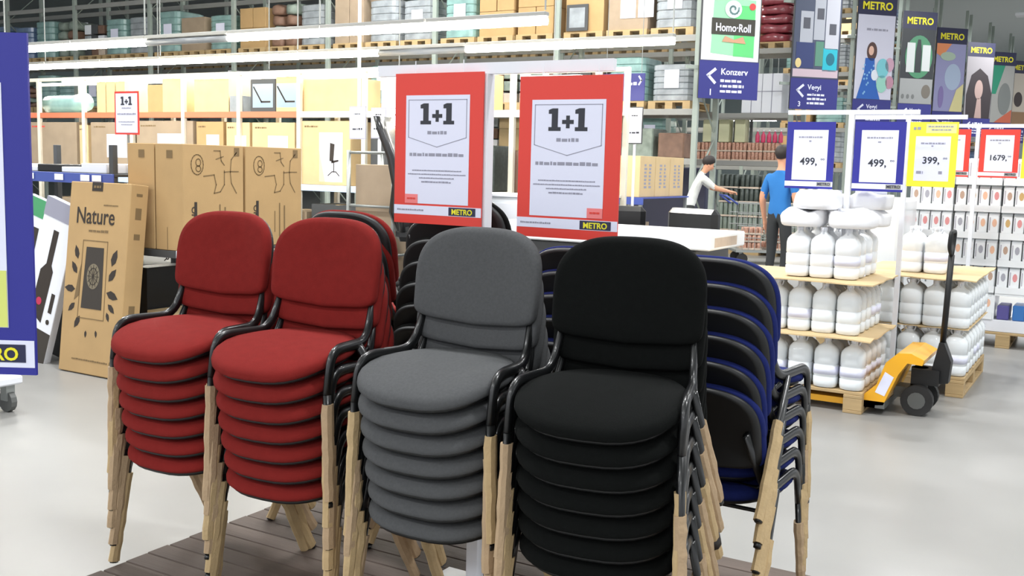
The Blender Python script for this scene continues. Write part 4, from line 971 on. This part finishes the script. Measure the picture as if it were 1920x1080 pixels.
def art_dress(t, W, z, h, y):
    pic(t, rect(0.02, W-.02, z, z+h), P('lilac_white', (206, 206, 222)), y)
    pic(t, [(.08*W, z), (.7*W, z), (.6*W, z+.3), (.52*W, z+.7), (.5*W, z+1.05), (.26*W, z+1.05), (.25*W, z+.7), (.18*W, z+.4)], P('dress_blue', (40, 96, 180)), y, 1)
    for k in range(14): r = random.Random(k); pic(t, ell(W*r.uniform(.18, .5), z+r.uniform(.05, .9), .025, .03, 8), P('dress_dot', (130, 180, 220)), y, 2)
    pic(t, ell(.42*W, z+1.22, .15, .24), P('hairbrown', (84, 58, 54)), y, 1); pic(t, ell(.4*W, z+1.24, .075, .12), P('face', (222, 180, 160)), y, 2)
    for a, b, c, col, n in ((.72, .8, .18, (120, 196, 206), 'aqua'), (.9, .9, .13, (200, 160, 180), 'mauve'), (.72, .4, .16, (150, 206, 190), 'seafoam'), (.92, .45, .12, (190, 140, 160), 'rose'), (.52, .62, .1, (220, 226, 236), 'shell')): pic(t, ell(a*W, z+b, c, c*1.4), P(n, col), y, 3)
    smudge_lines(t, [(.25*W, .8*W, z+1.75, .06)], y-.001, m_ink3, 2)
def art_ellipse(t, W, z, h, y):
    pic(t, rect(0.02, W-.02, z, z+h), P('near_black', (44, 48, 52)), y); pic(t, rect(.02, W-.02, z, z+.72), P('warm_grey', (150, 152, 152)), y, 1)
    pic(t, ell(.52*W, z+1.35, .46, .62), P('leaf_green', (70, 130, 96)), y, 2); pic(t, rect(.16*W, .4*W, z+.9, z+1.75), P('silver', (196, 200, 200)), y, 3); pic(t, rect(.62*W, .86*W, z+.95, z+1.7), P('silver', (196, 200, 200)), y, 3); pic(t, [(.42*W, z+.9), (.6*W, z+.9), (.6*W, z+1.5), (.55*W, z+1.85), (.47*W, z+1.85), (.42*W, z+1.5)], P('near_black', (44, 48, 52)), y, 3)
    pic(t, ell(.8*W, z+.36, .15, .2), P('brown_grey', (110, 104, 96)), y, 2)
    for k in range(3): pic(t, ell((.12+.15*k)*W, z+.2, .05, .07, 10), P('mid_grey', (110, 112, 112)), y, 2)
def art_face(t, W, z, h, y):
    pic(t, rect(0.02, W-.02, z, z+h), P('violet_grey', (150, 150, 190)), y); pic(t, [(.02, z+h), (.5*W, z+h), (.2*W, z+h*.8), (.02, z+h*.85)], P('orange_corner', (226, 140, 90)), y, 1)
    pic(t, ell(.6*W, z+1.1, .3, .42), P('pale_blue_shape', (170, 186, 210)), y, 1); pic(t, ell(.4*W, z+1.75, .28, .14), P('pale_sage', (170, 190, 170)), y, 2); pic(t, [(.55*W, z), (W-.03, z), (W-.03, z+.9), (.75*W, z+.7)], P('pale_yellow_shape', (216, 206, 150)), y, 2); pic(t, ell(.25*W, z+.45, .1, .35), P('mauve_shape', (130, 116, 170)), y, 2)
def art_hair(t, W, z, h, y):
    pic(t, rect(0.02, W-.02, z, z+h), P('photo_grey', (150, 146, 150)), y); pic(t, [(.08*W, z), (.05*W, z+.8), (.2*W, z+1.5), (.5*W, z+1.75), (.8*W, z+1.5), (.98*W, z+.9), (.96*W, z)], P('dark_curls', (50, 42, 46)), y, 1); pic(t, ell(.5*W, z+1.0, .17, .34), P('portrait_skin', (176, 150, 144)), y, 2); pic(t, [(.4*W, z), (.66*W, z), (.6*W, z+.7), (.46*W, z+.7)], P('portrait_skin', (176, 150, 144)), y, 2)
def art_green(t, W, z, h, y):
    pic(t, rect(0.02, W-.02, z, z+h), P('stone', (160, 160, 156)), y); pic(t, [(.02, z+h), (.6*W, z+h), (.3*W, z+h*.5), (.02, z+h*.5)], P('emerald', (40, 140, 110)), y, 1); pic(t, ell(.65*W, z+.9, .28, .6), P('grey_flower', (120, 124, 122)), y, 2); pic(t, [(.3*W, z), (W-.03, z), (W-.03, z+.5), (.7*W, z+.3)], P('terracotta', (190, 96, 70)), y, 1)
def art_beige(t, W, z, h, y):
    pic(t, rect(0.02, W-.02, z, z+h), P('beige', (200, 190, 176)), y); pic(t, rect(.02, W-.02, z, z+.6), P('tan', (150, 116, 84)), y, 1); pic(t, ell(.4*W, z+1.1, .2, .3), P('dark_flower', (60, 50, 50)), y, 1)
banner('wide banner with a green paper-roll pack picture, nearest of the banners', (-6.54, 17.3), art_rolls, 'Konzerv', '1')
banner('dark banner with grey cartons and cyan pack, second from the nearest', (-6.30, 22.1), art_packs, 'Vegyi', '3', 2.9, 2.0, head=False)
banner('banner with a woman in a long blue dress', (-6.30, 27.9), art_dress, 'Vegyi', '', 2.85)
banner('black banner with a green oval picture', (-5.95, 32.1), art_ellipse, 'Vegyi', '', 3.0)
banner('violet-grey banner with orange corner', (-5.6, 36.0), art_face, 'Vegyi', '', 3.0)
banner('banner with a long dark-haired portrait', (-5.2, 40.2), art_hair, '', '', 3.0)
banner('banner with emerald corner and grey flower', (-4.8, 43.5), art_green, '', '', 3.0)
banner('beige banner at the right picture edge', (-4.4, 47), art_beige, '', '', 3.0)
t = thing('aisle_sign', 'small blue hanging aisle sign with two arrows behind the right red sign', 'sign', (-6.9, 15.0, 2.6), (0, 0, 0)); part('board', boxg(-.36, .36, -.015, .015, 0, .42), mat('banner_navy', (50, 52, 128), .5), t)
part('arrows', ribbon([(-.27, .37), (-.31, .31), (-.27, .25)], .025, -.016, False, .003).add((lambda r: (r.v, r.f))(ribbon([(.27, .37), (.31, .31), (.27, .25)], .025, -.016, False, .003))), m_paper, t); smudge_lines(t, [(-.24, -.02, .3, .05), (.02, .24, .24, .05)], -.018, m_paper, 17)
for x in (-.3, .3): part('wire', sweep([(x, 0, .42), (x, 0, 6.3)], .006, .006, 5), m_steel, t)

# ------------------------------------------------------------------ suspended fluorescent rows over the left zone
SEG = 1.25
def lamp_row(y, z, x_right, segs, name, watts):
    for k, on in enumerate(segs):
        x = x_right-SEG*(k+.5)
        t = thing('fluorescent_lamp', f'{"lit" if on else "unlit"} suspended tube lamp, {BN[k] if k < 8 else ["ninth", "tenth"][k-8]} from the right in the {name} row', 'lamp', (x, y, z), group=f'tube lamps of the {name} row')
        O('housing', rbox(SEG-.01, .075, .04, m_rackd, .006), t, (0, 0, .036)); O('tube', cached(('fl', 0), m_tubeglow if on else m_tubeoff, lambda: (*sweep([(-.615, 0, 0), (.615, 0, 0)], .036, .036, 10), True)), t)
        if on:
            O('hanger', cached(('hang', 0), m_steel, lambda: (*boxg(-.006, .006, -.006, .006, .09, 6.15), False)), t, (.6, 0, 0)) if k % 2 == 0 else None
lamp_row(5.75, 2.93, -6.6, [0, 1, 1], 'nearest', 36)
lamp_row(7.83, 2.775, -4.33, [1, 1, 1, 0, 1, 1, 1], 'second', 36)
lamp_row(9.91, 2.83, -4.01, [1, 1, 0, 1, 1, 1, 1, 1, 1], 'third', 36)
lamp_row(12.0, 2.83, -6.5, [1, 1, 1, 1, 1, 1, 1, 1], 'fourth', 30)
lamp_row(26.0, 3.04, -10.05, [1], 'far left aisle', 60)
lamp_row(26.0, 2.86, -7.7, [1], 'far right aisle', 60)
# fixtures of the unseen high-bay lamps, with the added rows behind the camera
for k, (x, y) in enumerate(HIGH_BAY):
    t = thing('unseen_high_bay_lamp', 'unseen high-bay lamp under the hall roof', 'lamp', (x, y, 7.08), group='high-bay lamps under the roof'); O('housing', rbox(1.44, .54, .1, m_white, .01), t); O('hanger', cached('hb', m_steel, lambda: (*boxg(-.01, .01, -.01, .01, .1, 1.92), False)), t)
